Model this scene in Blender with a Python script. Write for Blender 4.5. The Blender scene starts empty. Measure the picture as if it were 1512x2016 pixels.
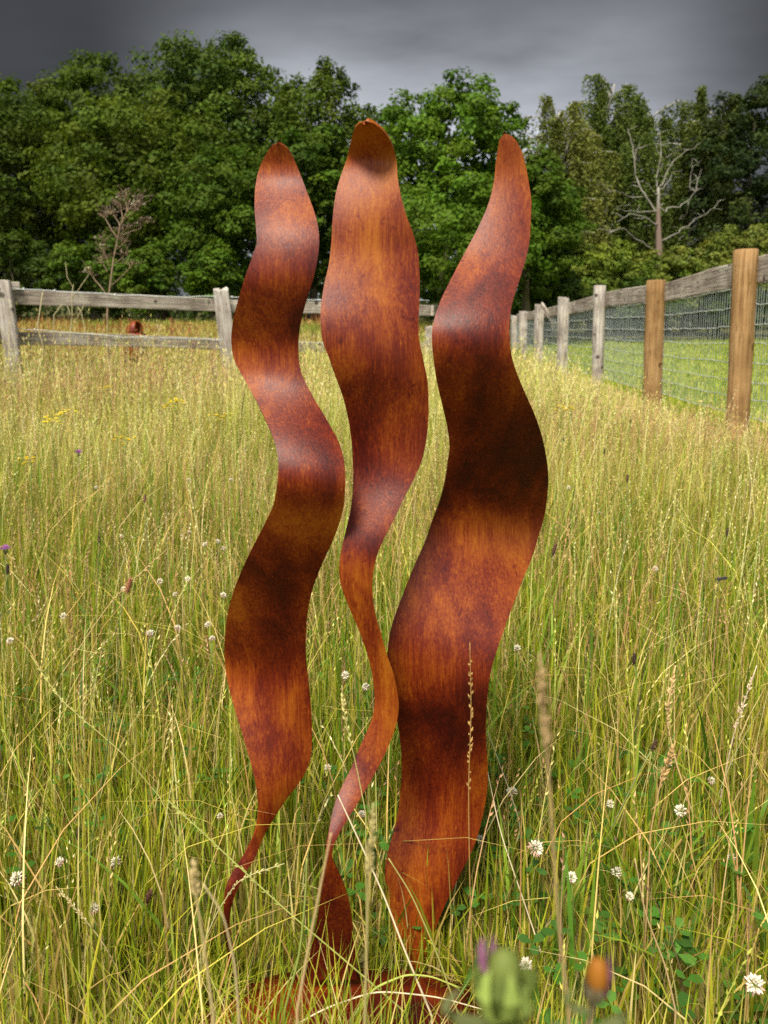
import bpy, math, random
import numpy as np
from mathutils import Vector, Matrix, Quaternion

random.seed(7)
rng = np.random.default_rng(11)
scene = bpy.context.scene
COL = scene.collection
R = math.radians

# ------------------------------------------------------------------ camera
FPX, CX, HORIZ = 1514.0, 756.0, 635.0      # focal length, centre column and horizon row on the 1512 x 2016 photograph
CAMH, PITCH = 1.0, R(8.0)
CY = HORIZ + FPX * math.tan(PITCH)
cam_d = bpy.data.cameras.new('camera')
cam = bpy.data.objects.new('camera', cam_d); COL.objects.link(cam)
cam.location = (0, 0, CAMH)
cam.rotation_euler = (R(90) - PITCH, 0, 0)
cam_d.sensor_fit = 'VERTICAL'; cam_d.sensor_height = 36.0
cam_d.lens = FPX / 2016.0 * 36.0
cam_d.shift_y = (CY - 1008.0) / 2016.0
cam_d.clip_start = 0.05; cam_d.clip_end = 3000
cam_d.dof.use_dof = True; cam_d.dof.focus_distance = 1.25; cam_d.dof.aperture_fstop = 7.5
scene.camera = cam

# ------------------------------------------------------------------ light
SUN_EL, SUN_AZ = R(57), math.atan2(-0.38, -0.92)          # azimuth measured from +Y towards +X
sdir = Vector((math.sin(SUN_AZ) * math.cos(SUN_EL), math.cos(SUN_AZ) * math.cos(SUN_EL), math.sin(SUN_EL)))
sun_d = bpy.data.lights.new('sun', 'SUN')
sun_d.energy = 4.0; sun_d.angle = R(16.0); sun_d.color = (1.0, 0.93, 0.80)
sun = bpy.data.objects.new('sun', sun_d); COL.objects.link(sun)
sun.rotation_euler = sdir.to_track_quat('Z', 'Y').to_euler()

w = bpy.data.worlds.new('World'); scene.world = w; w.use_nodes = True
nt = w.node_tree; N = nt.nodes; L = nt.links; N.clear()
out = N.new('ShaderNodeOutputWorld'); bg = N.new('ShaderNodeBackground'); bg.inputs['Strength'].default_value = 0.10
sky = N.new('ShaderNodeTexSky'); sky.sky_type = 'NISHITA'; sky.sun_disc = False
sky.sun_elevation = SUN_EL; sky.sun_rotation = SUN_AZ
tc = N.new('ShaderNodeTexCoord')
# storm cloud deck: the view direction projected on a flat layer overhead, two noises
sep = N.new('ShaderNodeSeparateXYZ'); L.new(tc.outputs['Generated'], sep.inputs[0])
def wm(op, a, b=None, c=None):
    n = N.new('ShaderNodeMath'); n.operation = op
    for i, v in enumerate((a, b, c)):
        if v is None: continue
        if isinstance(v, (int, float)): n.inputs[i].default_value = v
        else: L.new(v, n.inputs[i])
    return n.outputs[0]
zc = wm('ADD', wm('MAXIMUM', sep.outputs[2], 0.0), 0.16)
cmb = N.new('ShaderNodeCombineXYZ'); L.new(wm('DIVIDE', sep.outputs[0], zc), cmb.inputs[0]); L.new(wm('DIVIDE', sep.outputs[1], zc), cmb.inputs[1])
n1 = N.new('ShaderNodeTexNoise'); n1.inputs['Scale'].default_value = 0.95; n1.inputs['Detail'].default_value = 5; n1.inputs['Roughness'].default_value = 0.5
mp = N.new('ShaderNodeMapping'); mp.inputs['Location'].default_value = (2.35, 0.6, 0.0); mp.inputs['Scale'].default_value = (1.0, 1.6, 1.0)
L.new(cmb.outputs[0], mp.inputs[0]); L.new(mp.outputs[0], n1.inputs['Vector'])
# the storm front stands ahead: palest low in the gap beyond the trees, heavier above and to both sides; behind the camera the sky is clear
def mr(v, a, b, c, d):
    n = N.new('ShaderNodeMapRange'); n.interpolation_type = 'SMOOTHSTEP'
    for i, q in enumerate((a, b, c, d)): n.inputs[1 + i].default_value = q
    L.new(v, n.inputs[0]); return n.outputs[0]
el = mr(sep.outputs[2], 0.22, 0.46, 1.0, 0.0)
az = mr(wm('ABSOLUTE', wm('SUBTRACT', sep.outputs[0], 0.065)), 0.10, 0.40, 1.0, 0.0)
lum = wm('ADD', wm('MULTIPLY', el, wm('ADD', wm('MULTIPLY', az, 0.255), 0.004)), wm('ADD', 0.012, mr(sep.outputs[2], 0.42, 0.8, 0.0, 0.10)))
lum = wm('MULTIPLY', lum, wm('ADD', wm('MULTIPLY', n1.outputs['Fac'], 2.2), -0.08))
tint = N.new('ShaderNodeCombineXYZ')
for i, k in enumerate((9.5, 9.9, 11.0)): L.new(wm('MULTIPLY', lum, k), tint.inputs[i])
mixs = N.new('ShaderNodeMix'); mixs.data_type = 'RGBA'
L.new(mr(wm('SUBTRACT', sep.outputs[1], wm('MULTIPLY', sep.outputs[2], 0.55)), -0.25, 0.45, 0.12, 0.97), mixs.inputs['Factor'])
hz = N.new('ShaderNodeHueSaturation'); hz.inputs['Saturation'].default_value = 0.35       # thin bright haze in the clear part
L.new(sky.outputs[0], hz.inputs['Color']); L.new(hz.outputs[0], mixs.inputs['A']); L.new(tint.outputs[0], mixs.inputs['B'])
L.new(mixs.outputs['Result'], bg.inputs['Color']); L.new(bg.outputs[0], out.inputs['Surface'])

scene.view_settings.view_transform = 'Standard'; scene.view_settings.look = 'None'
scene.view_settings.exposure = 1.15; scene.view_settings.gamma = 1.0; scene.view_settings.use_curve_mapping = False
scene.cycles.max_bounces = 4; scene.cycles.diffuse_bounces = 2; scene.cycles.glossy_bounces = 2
scene.cycles.transmission_bounces = 3; scene.cycles.transparent_max_bounces = 4
scene.cycles.use_denoising = False; scene.cycles.adaptive_threshold = 0.02

# ------------------------------------------------------------------ geometry helpers
_cp, _sp = math.cos(PITCH), math.sin(PITCH)
def ray(px, py):
    """direction through a photograph pixel, scaled to advance one metre along +Y"""
    x = (px - CX) / FPX; y = (CY - py) / FPX
    dy = _cp + y * _sp; dz = -_sp + y * _cp
    return x / dy, dz / dy
def at(px, py, Y):
    rx, rz = ray(px, py)
    return Vector((rx * Y, Y, CAMH + rz * Y))
def at_z(px, py, z):
    rx, rz = ray(px, py)
    Y = (z - CAMH) / rz
    return Vector((rx * Y, Y, z))

def sstep(a, b, x):
    t = np.clip((np.asarray(x, float) - a) / (b - a), 0, 1)
    return t * t * (3 - 2 * t)
def fence_x(Y):                       # line of the wire fence on the right
    return 2.648 + 0.0423 * np.asarray(Y, float)
def terrain(x, y):
    x = np.asarray(x, float); y = np.asarray(y, float)
    side = sstep(-1.5, 3.5, x - 0.12 * (y - 10))          # 0 on the left meadow, 1 on the right pasture
    left = 0.93 * sstep(10.5, 29, y)
    right = 0.36 * sstep(13, 38, y) - 0.12 * sstep(1.2, 3.0, x) * sstep(3, 7, y)
    z = left * (1 - side) + right * side + 4.0 * sstep(45, 160, y)
    z = z + 0.02 * np.sin(x * 1.7 + 0.4) * np.sin(y * 1.3)*sstep(1.5,3,y)
    return z

def tag(o, label=None, cat=None, group=None, kind=None):
    if label: o['label'] = label
    if cat: o['category'] = cat
    if group: o['group'] = group
    if kind: o['kind'] = kind
    return o
def link(name, me, parent=None, mat=None):
    o = bpy.data.objects.new(name, me); COL.objects.link(o)
    if parent is not None: o.parent = parent
    if mat is not None and me is not None and len(me.materials) == 0: me.materials.append(mat)
    return o
def empty(name, loc):
    o = bpy.data.objects.new(name, None); COL.objects.link(o); o.location = loc; o.empty_display_size = 0.1
    return o
def np_mesh(name, V, F, col=None, smooth=False, uv=None):
    """V (n,3); F (m,3) or (m,4) or a list of such arrays; col (n,3) point colours"""
    Fs = F if isinstance(F, list) else [F]
    me = bpy.data.meshes.new(name)
    V = np.asarray(V, np.float32)
    me.vertices.add(len(V)); me.vertices.foreach_set('co', V.ravel())
    loops = np.concatenate([np.asarray(f, np.int32).ravel() for f in Fs])
    tot = np.concatenate([np.full(len(f), np.asarray(f).shape[1], np.int32) for f in Fs])
    st = np.concatenate([[0], np.cumsum(tot)[:-1]]).astype(np.int32)
    me.loops.add(len(loops)); me.loops.foreach_set('vertex_index', loops)
    me.polygons.add(len(tot)); me.polygons.foreach_set('loop_start', st)
    try: me.polygons.foreach_set('loop_total', tot)
    except Exception: pass
    me.polygons.foreach_set('use_smooth', np.full(len(tot), smooth, bool))
    if col is not None:
        a = me.color_attributes.new('Col', 'FLOAT_COLOR', 'POINT')
        c = np.ones((len(V), 4), np.float32); c[:, :3] = col
        a.data.foreach_set('color', c.ravel())
    me.update(calc_edges=True); me.validate()
    return me
class Geo:
    """collects vertex/face arrays (quads and tris) into one mesh"""
    def __init__(s): s.v = []; s.q = []; s.t = []; s.c = []; s.n = 0
    def add(s, V, Q=None, T=None, col=(1, 1, 1)):
        V = np.asarray(V, float).reshape(-1, 3)
        if Q is not None and len(Q): s.q.append(np.asarray(Q, int) + s.n)
        if T is not None and len(T): s.t.append(np.asarray(T, int) + s.n)
        s.v.append(V); c = np.asarray(col, float)
        s.c.append(np.broadcast_to(c, (len(V), 3)) if c.ndim == 1 else c); s.n += len(V)
    def tube(s, pts, rad, sides=6, col=(1, 1, 1), cap=True):
        P = np.asarray([tuple(p) for p in pts], float); n = len(P)
        rad = np.broadcast_to(np.asarray(rad, float), (n,)) if np.ndim(rad) == 0 else np.asarray(rad, float)
        T = np.gradient(P, axis=0); T /= np.linalg.norm(T, axis=1)[:, None] + 1e-9
        ref = np.array([0.31, 0.95, 0.05]) if abs(T[0][2]) > 0.6 else np.array([0.05, 0.1, 1.0])
        A = np.cross(T, ref); A /= np.linalg.norm(A, axis=1)[:, None] + 1e-9
        B = np.cross(T, A)
        an = np.linspace(0, 2 * np.pi, sides, endpoint=False)
        V = P[:, None] + rad[:, None, None] * (np.cos(an)[None, :, None] * A[:, None] + np.sin(an)[None, :, None] * B[:, None])
        i, j = np.meshgrid(np.arange(n - 1), np.arange(sides), indexing='ij')
        j2 = (j + 1) % sides
        Q = np.stack([i * sides + j, i * sides + j2, (i + 1) * sides + j2, (i + 1) * sides + j], -1).reshape(-1, 4)
        V = V.reshape(-1, 3); Tt = []
        if cap:
            V = np.vstack([V, P[:1], P[-1:]]); k = n * sides
            for a in range(sides):
                Tt.append((k, (a + 1) % sides, a)); Tt.append((k + 1, (n - 1) * sides + a, (n - 1) * sides + (a + 1) % sides))
        c = np.asarray(col, float)
        if c.ndim == 2:
            c = np.repeat(c, sides, 0)
            if cap: c = np.vstack([c, c[:1], c[-1:]])
        s.add(V, Q, Tt, c)
    def ellipsoid(s, c, r, col=(1, 1, 1), nu=8, nv=5, rot=None):
        u = np.linspace(0, 2 * np.pi, nu, endpoint=False); v = np.linspace(0, np.pi, nv + 1)
        V = [(math.sin(b) * math.cos(a), math.sin(b) * math.sin(a), math.cos(b)) for b in v for a in u]
        V = np.array(V) * np.asarray(r, float)
        if rot is not None: V = V @ np.array(rot.to_3x3()).T
        i, j = np.meshgrid(np.arange(nv), np.arange(nu), indexing='ij'); j2 = (j + 1) % nu
        Q = np.stack([i * nu + j, (i + 1) * nu + j, (i + 1) * nu + j2, i * nu + j2], -1).reshape(-1, 4)
        s.add(V + np.asarray(tuple(c)), Q, None, col)
    def mesh(s, name, origin=None, smooth=False):
        V = np.vstack(s.v)
        if origin is not None: V = V - np.asarray(tuple(origin))
        F = []
        if s.q: F.append(np.vstack(s.q))
        if s.t: F.append(np.vstack(s.t))
        return np_mesh(name, V, F, np.vstack(s.c), smooth)

# ------------------------------------------------------------------ materials
def new_mat(name):
    m = bpy.data.materials.new(name); m.use_nodes = True; m.node_tree.nodes.clear(); return m, m.node_tree.nodes, m.node_tree.links
def leaf_mat(name, trans=0.35, rough=0.5, spec=0.25, gain=1.0, tint=(1.0, 1.05, 0.6)):
    m, n, l = new_mat(name)
    o = n.new('ShaderNodeOutputMaterial'); a = n.new('ShaderNodeAttribute'); a.attribute_name = 'Col'
    p = n.new('ShaderNodeBsdfPrincipled'); p.inputs['Roughness'].default_value = rough; p.inputs['Specular IOR Level'].default_value = spec
    t = n.new('ShaderNodeBsdfTranslucent'); mx = n.new('ShaderNodeMixShader'); mx.inputs[0].default_value = trans
    mc = n.new('ShaderNodeMix'); mc.data_type = 'RGBA'; mc.blend_type = 'MULTIPLY'; mc.inputs['Factor'].default_value = 1.0
    mc.inputs['B'].default_value = (*[x * gain * 1.25 for x in tint], 1)
    l.new(a.outputs['Color'], mc.inputs['A']); l.new(mc.outputs['Result'], t.inputs['Color'])
    l.new(a.outputs['Color'], p.inputs['Base Color']); l.new(p.outputs[0], mx.inputs[1]); l.new(t.outputs[0], mx.inputs[2]); l.new(mx.outputs[0], o.inputs[0])
    return m
def col_mat(name, rough=0.8, spec=0.2, bump=0.0, bscale=60.0):
    m, n, l = new_mat(name)
    o = n.new('ShaderNodeOutputMaterial'); a = n.new('ShaderNodeAttribute'); a.attribute_name = 'Col'
    p = n.new('ShaderNodeBsdfPrincipled'); p.inputs['Roughness'].default_value = rough; p.inputs['Specular IOR Level'].default_value = spec
    l.new(a.outputs['Color'], p.inputs['Base Color'])
    if bump:
        t = n.new('ShaderNodeTexCoord'); z = n.new('ShaderNodeTexNoise'); z.inputs['Scale'].default_value = bscale; z.inputs['Detail'].default_value = 6
        b = n.new('ShaderNodeBump'); b.inputs['Strength'].default_value = bump; b.inputs['Distance'].default_value = 0.02
        l.new(t.outputs['Object'], z.inputs['Vector']); l.new(z.outputs['Fac'], b.inputs['Height']); l.new(b.outputs[0], p.inputs['Normal'])
    l.new(p.outputs[0], o.inputs[0]); return m
def ramp_node(n, stops):
    r = n.new('ShaderNodeValToRGB'); cr = r.color_ramp
    cr.elements[0].position, cr.elements[0].color = stops[0][0], (*stops[0][1], 1)
    cr.elements[1].position, cr.elements[1].color = stops[-1][0], (*stops[-1][1], 1)
    for p, c in stops[1:-1]:
        e = cr.elements.new(p); e.color = (*c, 1)
    return r
def wood_mat(name, stops, axis=2, seed=0.0, bump=0.6, along=2.2, across=34.0, lichen=0.0):
    m, n, l = new_mat(name)
    o = n.new('ShaderNodeOutputMaterial'); p = n.new('ShaderNodeBsdfPrincipled'); p.inputs['Roughness'].default_value = 0.85; p.inputs['Specular IOR Level'].default_value = 0.15
    t = n.new('ShaderNodeTexCoord'); oi = n.new('ShaderNodeObjectInfo')
    ad = n.new('ShaderNodeVectorMath'); ad.operation = 'MULTIPLY_ADD'
    l.new(oi.outputs['Random'], ad.inputs[0]); ad.inputs[1].default_value = (7.0 + seed, 13.0, 5.0); l.new(t.outputs['Object'], ad.inputs[2])
    mp = n.new('ShaderNodeMapping'); sc = [across] * 3; sc[axis] = along; mp.inputs['Scale'].default_value = sc; l.new(ad.outputs[0], mp.inputs[0])
    g = n.new('ShaderNodeTexNoise'); g.inputs['Scale'].default_value = 1.0; g.inputs['Detail'].default_value = 7; g.inputs['Roughness'].default_value = 0.65; g.inputs['Distortion'].default_value = 0.6
    l.new(mp.outputs[0], g.inputs['Vector'])
    b = n.new('ShaderNodeTexNoise'); b.inputs['Scale'].default_value = 4.0; b.inputs['Detail'].default_value = 3; l.new(ad.outputs[0], b.inputs['Vector'])
    mx = n.new('ShaderNodeMath'); mx.operation = 'MULTIPLY_ADD'; l.new(b.outputs['Fac'], mx.inputs[0]); mx.inputs[1].default_value = 0.75
    sb = n.new('ShaderNodeMath'); sb.operation = 'MULTIPLY_ADD'; l.new(g.outputs['Fac'], sb.inputs[0]); sb.inputs[1].default_value = 0.95; sb.inputs[2].default_value = -0.36
    l.new(sb.outputs[0], mx.inputs[2])
    r = ramp_node(n, stops); l.new(mx.outputs[0], r.inputs[0])
    colo = r.outputs[0]
    cm = n.new('ShaderNodeMapping'); cs = [24.0] * 3; cs[axis] = 0.9; cm.inputs['Scale'].default_value = cs; l.new(ad.outputs[0], cm.inputs[0])
    ck = n.new('ShaderNodeTexNoise'); ck.inputs['Scale'].default_value = 1.0; ck.inputs['Detail'].default_value = 2; l.new(cm.outputs[0], ck.inputs['Vector'])
    cr_ = ramp_node(n, [(0.485, (0, 0, 0)), (0.5, (.8, .8, .8)), (0.515, (0, 0, 0))]); l.new(ck.outputs['Fac'], cr_.inputs[0])
    cx = n.new('ShaderNodeMix'); cx.data_type = 'RGBA'; l.new(cr_.outputs[0], cx.inputs['Factor']); l.new(colo, cx.inputs['A']); cx.inputs['B'].default_value = (*[q * .55 for q in stops[0][1]], 1); colo = cx.outputs['Result']
    # knots
    v = n.new('ShaderNodeTexVoronoi'); v.inputs['Scale'].default_value = 4.6; l.new(ad.outputs[0], v.inputs['Vector'])
    kr = ramp_node(n, [(0.10, (1, 1, 1)), (0.17, (0, 0, 0))]); l.new(v.outputs['Distance'], kr.inputs[0])
    km = n.new('ShaderNodeMix'); km.data_type = 'RGBA'; l.new(kr.outputs[0], km.inputs['Factor']); l.new(colo, km.inputs['A'])
    km.inputs['B'].default_value = (*[c * 0.8 for c in stops[0][1]], 1); colo = km.outputs['Result']
    if lichen:
        z = n.new('ShaderNodeTexNoise'); z.inputs['Scale'].default_value = 11; z.inputs['Detail'].default_value = 6; l.new(ad.outputs[0], z.inputs['Vector'])
        lr = ramp_node(n, [(0.60, (0, 0, 0)), (0.70, (lichen,) * 3)]); l.new(z.outputs['Fac'], lr.inputs[0])
        lm = n.new('ShaderNodeMix'); lm.data_type = 'RGBA'; l.new(lr.outputs[0], lm.inputs['Factor']); l.new(colo, lm.inputs['A']); lm.inputs['B'].default_value = (0.42, 0.43, 0.30, 1); colo = lm.outputs['Result']
    l.new(colo, p.inputs['Base Color'])
    bp = n.new('ShaderNodeBump'); bp.inputs['Strength'].default_value = bump; bp.inputs['Distance'].default_value = 0.012
    l.new(g.outputs['Fac'], bp.inputs['Height']); l.new(bp.outputs[0], p.inputs['Normal']); l.new(p.outputs[0], o.inputs[0])
    return m

def rust_mat(name, shift=0.0, seed=0.0):
    m, n, l = new_mat(name)
    o = n.new('ShaderNodeOutputMaterial'); p = n.new('ShaderNodeBsdfPrincipled')
    t = n.new('ShaderNodeTexCoord')
    off = n.new('ShaderNodeMapping'); off.inputs['Location'].default_value = (seed, seed * 1.7, seed * 0.6); l.new(t.outputs['Object'], off.inputs[0])
    def noise(scale, vec_scale, det=6, rough=0.6, dist=0.0):
        mp = n.new('ShaderNodeMapping'); mp.inputs['Scale'].default_value = vec_scale; l.new(off.outputs[0], mp.inputs[0])
        z = n.new('ShaderNodeTexNoise'); z.inputs['Scale'].default_value = scale; z.inputs['Detail'].default_value = det; z.inputs['Roughness'].default_value = rough; z.inputs['Distortion'].default_value = dist
        l.new(mp.outputs[0], z.inputs['Vector']); return z.outputs['Fac']
    streak = noise(1.0, (330, 330, 13), 5, 0.72)        # brushed streaks along the ribbon
    patch = noise(1.0, (6, 6, 4.0), 3, 0.5, 0.9)     # broad patina clouds
    speck = noise(1.0, (330, 330, 200), 4, 0.7)       # pitting
    band = noise(1.0, (30, 30, 3.0), 4, 0.6, 0.5)
    def mad(a, k, c):
        q = n.new('ShaderNodeMath'); q.operation = 'MULTIPLY_ADD'; l.new(a, q.inputs[0]); q.inputs[1].default_value = k
        if isinstance(c, float): q.inputs[2].default_value = c
        else: l.new(c, q.inputs[2])
        return q.outputs[0]
    f = mad(patch, 0.95, -0.56 + shift)
    scr = noise(1.0, (520, 520, 22), 2, 0.5)           # short scratches and flaked scale
    sr = n.new('ShaderNodeMapRange'); l.new(scr, sr.inputs[0])
    for i, v in enumerate((0.62, 0.74, 0.0, 1.0)): sr.inputs[1 + i].default_value = v
    flake = noise(1.0, (75, 75, 55), 4, 0.65, 0.6); fr = n.new('ShaderNodeMapRange'); l.new(flake, fr.inputs[0])
    for i, v in enumerate((0.62, 0.70, 0.0, 1.0)): fr.inputs[1 + i].default_value = v
    f = mad(sr.outputs[0], 0.16, f); f = mad(fr.outputs[0], -0.13, f)
    f = mad(streak, 0.46, f); f = mad(band, 0.46, f); f = mad(speck, 0.24, f)
    r = ramp_node(n, [(0.16, (0.012, 0.0012, 0.0006)), (0.34, (0.042, 0.0026, 0.0007)), (0.47, (0.092, 0.0088, 0.0008)), (0.60, (0.165, 0.0310, 0.0012)), (0.76, (0.245, 0.0700, 0.0030))])
    l.new(f, r.inputs[0]); l.new(r.outputs[0], p.inputs['Base Color'])
    rr = n.new('ShaderNodeMapRange'); l.new(mad(speck, 0.5, mad(patch, 0.5, 0.0)), rr.inputs[0])
    for i, v in enumerate((0.3, 0.7, 0.38, 0.56)): rr.inputs[1 + i].default_value = v
    l.new(rr.outputs[0], p.inputs['Roughness']); p.inputs['Specular IOR Level'].default_value = 0.23
    b = n.new('ShaderNodeBump'); b.inputs['Strength'].default_value = 0.35; b.inputs['Distance'].default_value = 0.0012
    l.new(mad(streak, 0.7, mad(speck, 0.8, 0.0)), b.inputs['Height']); l.new(b.outputs[0], p.inputs['Normal'])
    l.new(p.outputs[0], o.inputs[0]); return m

M_GRASS = leaf_mat('grass_blades', 0.42, 0.5, 0.15)
M_LEAF = leaf_mat('tree_leaves', 0.32, 0.6, 0.08)
M_STRAW = leaf_mat('dry_straw', 0.22, 0.6, 0.15, tint=(1, .95, .7))
M_PETAL = leaf_mat('petals', 0.25, 0.6, 0.15, tint=(1, 1, 1))
M_BARK = col_mat('bark', 0.9, 0.1, 0.8, 9.0)
M_STEM = col_mat('plant_stem', 0.7, 0.2)
M_WIRE = col_mat('galvanised_wire', 0.45, 0.5)
M_NEW = wood_mat('new_round_timber', [(0.15, (0.10, 0.045, 0.016)), (0.36, (0.165, 0.090, 0.034)), (0.60, (0.280, 0.165, 0.068)), (0.85, (0.40, 0.275, 0.140))], 2, 0.0, 0.8, 1.3, 44.0)
M_OLD = wood_mat('weathered_post', [(0.15, (0.075, 0.058, 0.045)), (0.42, (0.26, 0.225, 0.19)), (0.66, (0.42, 0.385, 0.335)), (0.88, (0.56, 0.53, 0.47))], 2, 3.0, 0.8, 2.0, 40.0, 0.5)
M_RAIL = wood_mat('weathered_rail', [(0.15, (0.065, 0.05, 0.04)), (0.42, (0.23, 0.19, 0.15)), (0.66, (0.40, 0.355, 0.29)), (0.88, (0.56, 0.52, 0.45))], 0, 5.0, 0.8, 2.0, 40.0, 0.45)

# ground: short turf and thatch colours carried per vertex, broken up by noise
def ground_mat():
    m, n, l = new_mat('ground_turf')
    o = n.new('ShaderNodeOutputMaterial'); p = n.new('ShaderNodeBsdfPrincipled'); p.inputs['Roughness'].default_value = 0.95; p.inputs['Specular IOR Level'].default_value = 0.05
    a = n.new('ShaderNodeAttribute'); a.attribute_name = 'Col'; t = n.new('ShaderNodeTexCoord')
    z = n.new('ShaderNodeTexNoise'); z.inputs['Scale'].default_value = 3.0; z.inputs['Detail'].default_value = 9; z.inputs['Roughness'].default_value = 0.7; l.new(t.outputs['Object'], z.inputs['Vector'])
    r = ramp_node(n, [(0.3, (0.55, 0.6, 0.5)), (0.7, (1.45, 1.35, 1.3))]); l.new(z.outputs['Fac'], r.inputs[0])
    mx = n.new('ShaderNodeMix'); mx.data_type = 'RGBA'; mx.blend_type = 'MULTIPLY'; mx.inputs['Factor'].default_value = 1.0
    l.new(a.outputs['Color'], mx.inputs['A']); l.new(r.outputs[0], mx.inputs['B']); l.new(mx.outputs['Result'], p.inputs['Base Color'])
    b = n.new('ShaderNodeBump'); b.inputs['Distance'].default_value = 0.05; b.inputs['Strength'].default_value = 0.7
    z2 = n.new('ShaderNodeTexNoise'); z2.inputs['Scale'].default_value = 25; z2.inputs['Detail'].default_value = 6; l.new(t.outputs['Object'], z2.inputs['Vector']); l.new(z2.outputs['Fac'], b.inputs['Height']); l.new(b.outputs[0], p.inputs['Normal'])
    l.new(p.outputs[0], o.inputs[0]); return m

# ------------------------------------------------------------------ ground
def build_ground():
    ys = np.concatenate([np.linspace(-60, -3, 12), np.linspace(-2, 50, 120), np.linspace(53, 200, 40), np.linspace(230, 1400, 20)])
    xs = np.concatenate([-np.geomspace(900, 12, 26), np.linspace(-11.5, 11.5, 70), np.geomspace(12, 900, 26)])
    X, Y = np.meshgrid(xs, ys); Z = terrain(X, Y)
    V = np.stack([X, Y, Z], -1).reshape(-1, 3)
    nx, ny = len(xs), len(ys)
    i, j = np.meshgrid(np.arange(ny - 1), np.arange(nx - 1), indexing='ij')
    F = np.stack([i * nx + j, i * nx + j + 1, (i + 1) * nx + j + 1, (i + 1) * nx + j], -1).reshape(-1, 4)
    past = sstep(-0.1, 0.35, V[:, 0] - fence_x(V[:, 1]))[:, None] * np.ones((1, 3))
    meadow = np.array([0.15, 0.135, 0.045]); pasture = np.array([0.22, 0.26, 0.03])
    c = meadow * (1 - past) + pasture * past
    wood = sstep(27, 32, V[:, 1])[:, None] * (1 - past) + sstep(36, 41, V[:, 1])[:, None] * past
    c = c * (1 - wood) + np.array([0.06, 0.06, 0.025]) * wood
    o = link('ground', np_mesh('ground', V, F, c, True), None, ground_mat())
    tag(o, kind='structure')
build_ground()

# ------------------------------------------------------------------ trees
def leaf_quads(C, Nn, size, col, asp=0.62):
    n = len(C)
    Nn = Nn / (np.linalg.norm(Nn, axis=1)[:, None] + 1e-9)
    r = rng.normal(size=(n, 3)); A = np.cross(Nn, r); A /= np.linalg.norm(A, axis=1)[:, None] + 1e-9
    B = np.cross(Nn, A)
    s = size[:, None]
    V = np.stack([C - A * s * .5, C - B * s * .5 * asp + Nn * s * .06, C + A * s * .5, C + B * s * .5 * asp + Nn * s * .06], 1).reshape(-1, 3)
    F = np.arange(n * 4).reshape(-1, 4)
    return V, F, np.repeat(col, 4, 0)

def limb_set(g, base, top, spread, n, r0, rnd, col, lean=0.0):
    """a tapered trunk and limbs that reach out into the crown"""
    P = [base]
    for k in range(1, 7):
        t = k / 6
        P.append(base.lerp(top, t) + Vector((rnd.uniform(-1, 1), rnd.uniform(-1, 1), 0)) * spread * .05)
    g.tube(P, [r0 * (1 - .8 * k / 6) * (1.35 if k == 0 else 1) for k in range(7)], 8, col)
    for k in range(n):
        t = rnd.uniform(.25, .95); a = P[int(t * 6)].lerp(P[min(6, int(t * 6) + 1)], t * 6 % 1)
        an = rnd.uniform(0, 6.283); d = Vector((math.cos(an), math.sin(an), rnd.uniform(.25, .9))).normalized()
        ln = spread * rnd.uniform(.55, .95) * (1 - .4 * t)
        q = [a]
        for s in range(1, 5): q.append(a + d * ln * s / 4 + Vector((rnd.uniform(-1, 1), rnd.uniform(-1, 1), rnd.uniform(-.3, .8))) * ln * .07 * s)
        rr = r0 * .42 * (1 - .6 * t)
        g.tube(q, [rr * (1 - .2 * s) for s in range(5)], 5, col)

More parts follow.
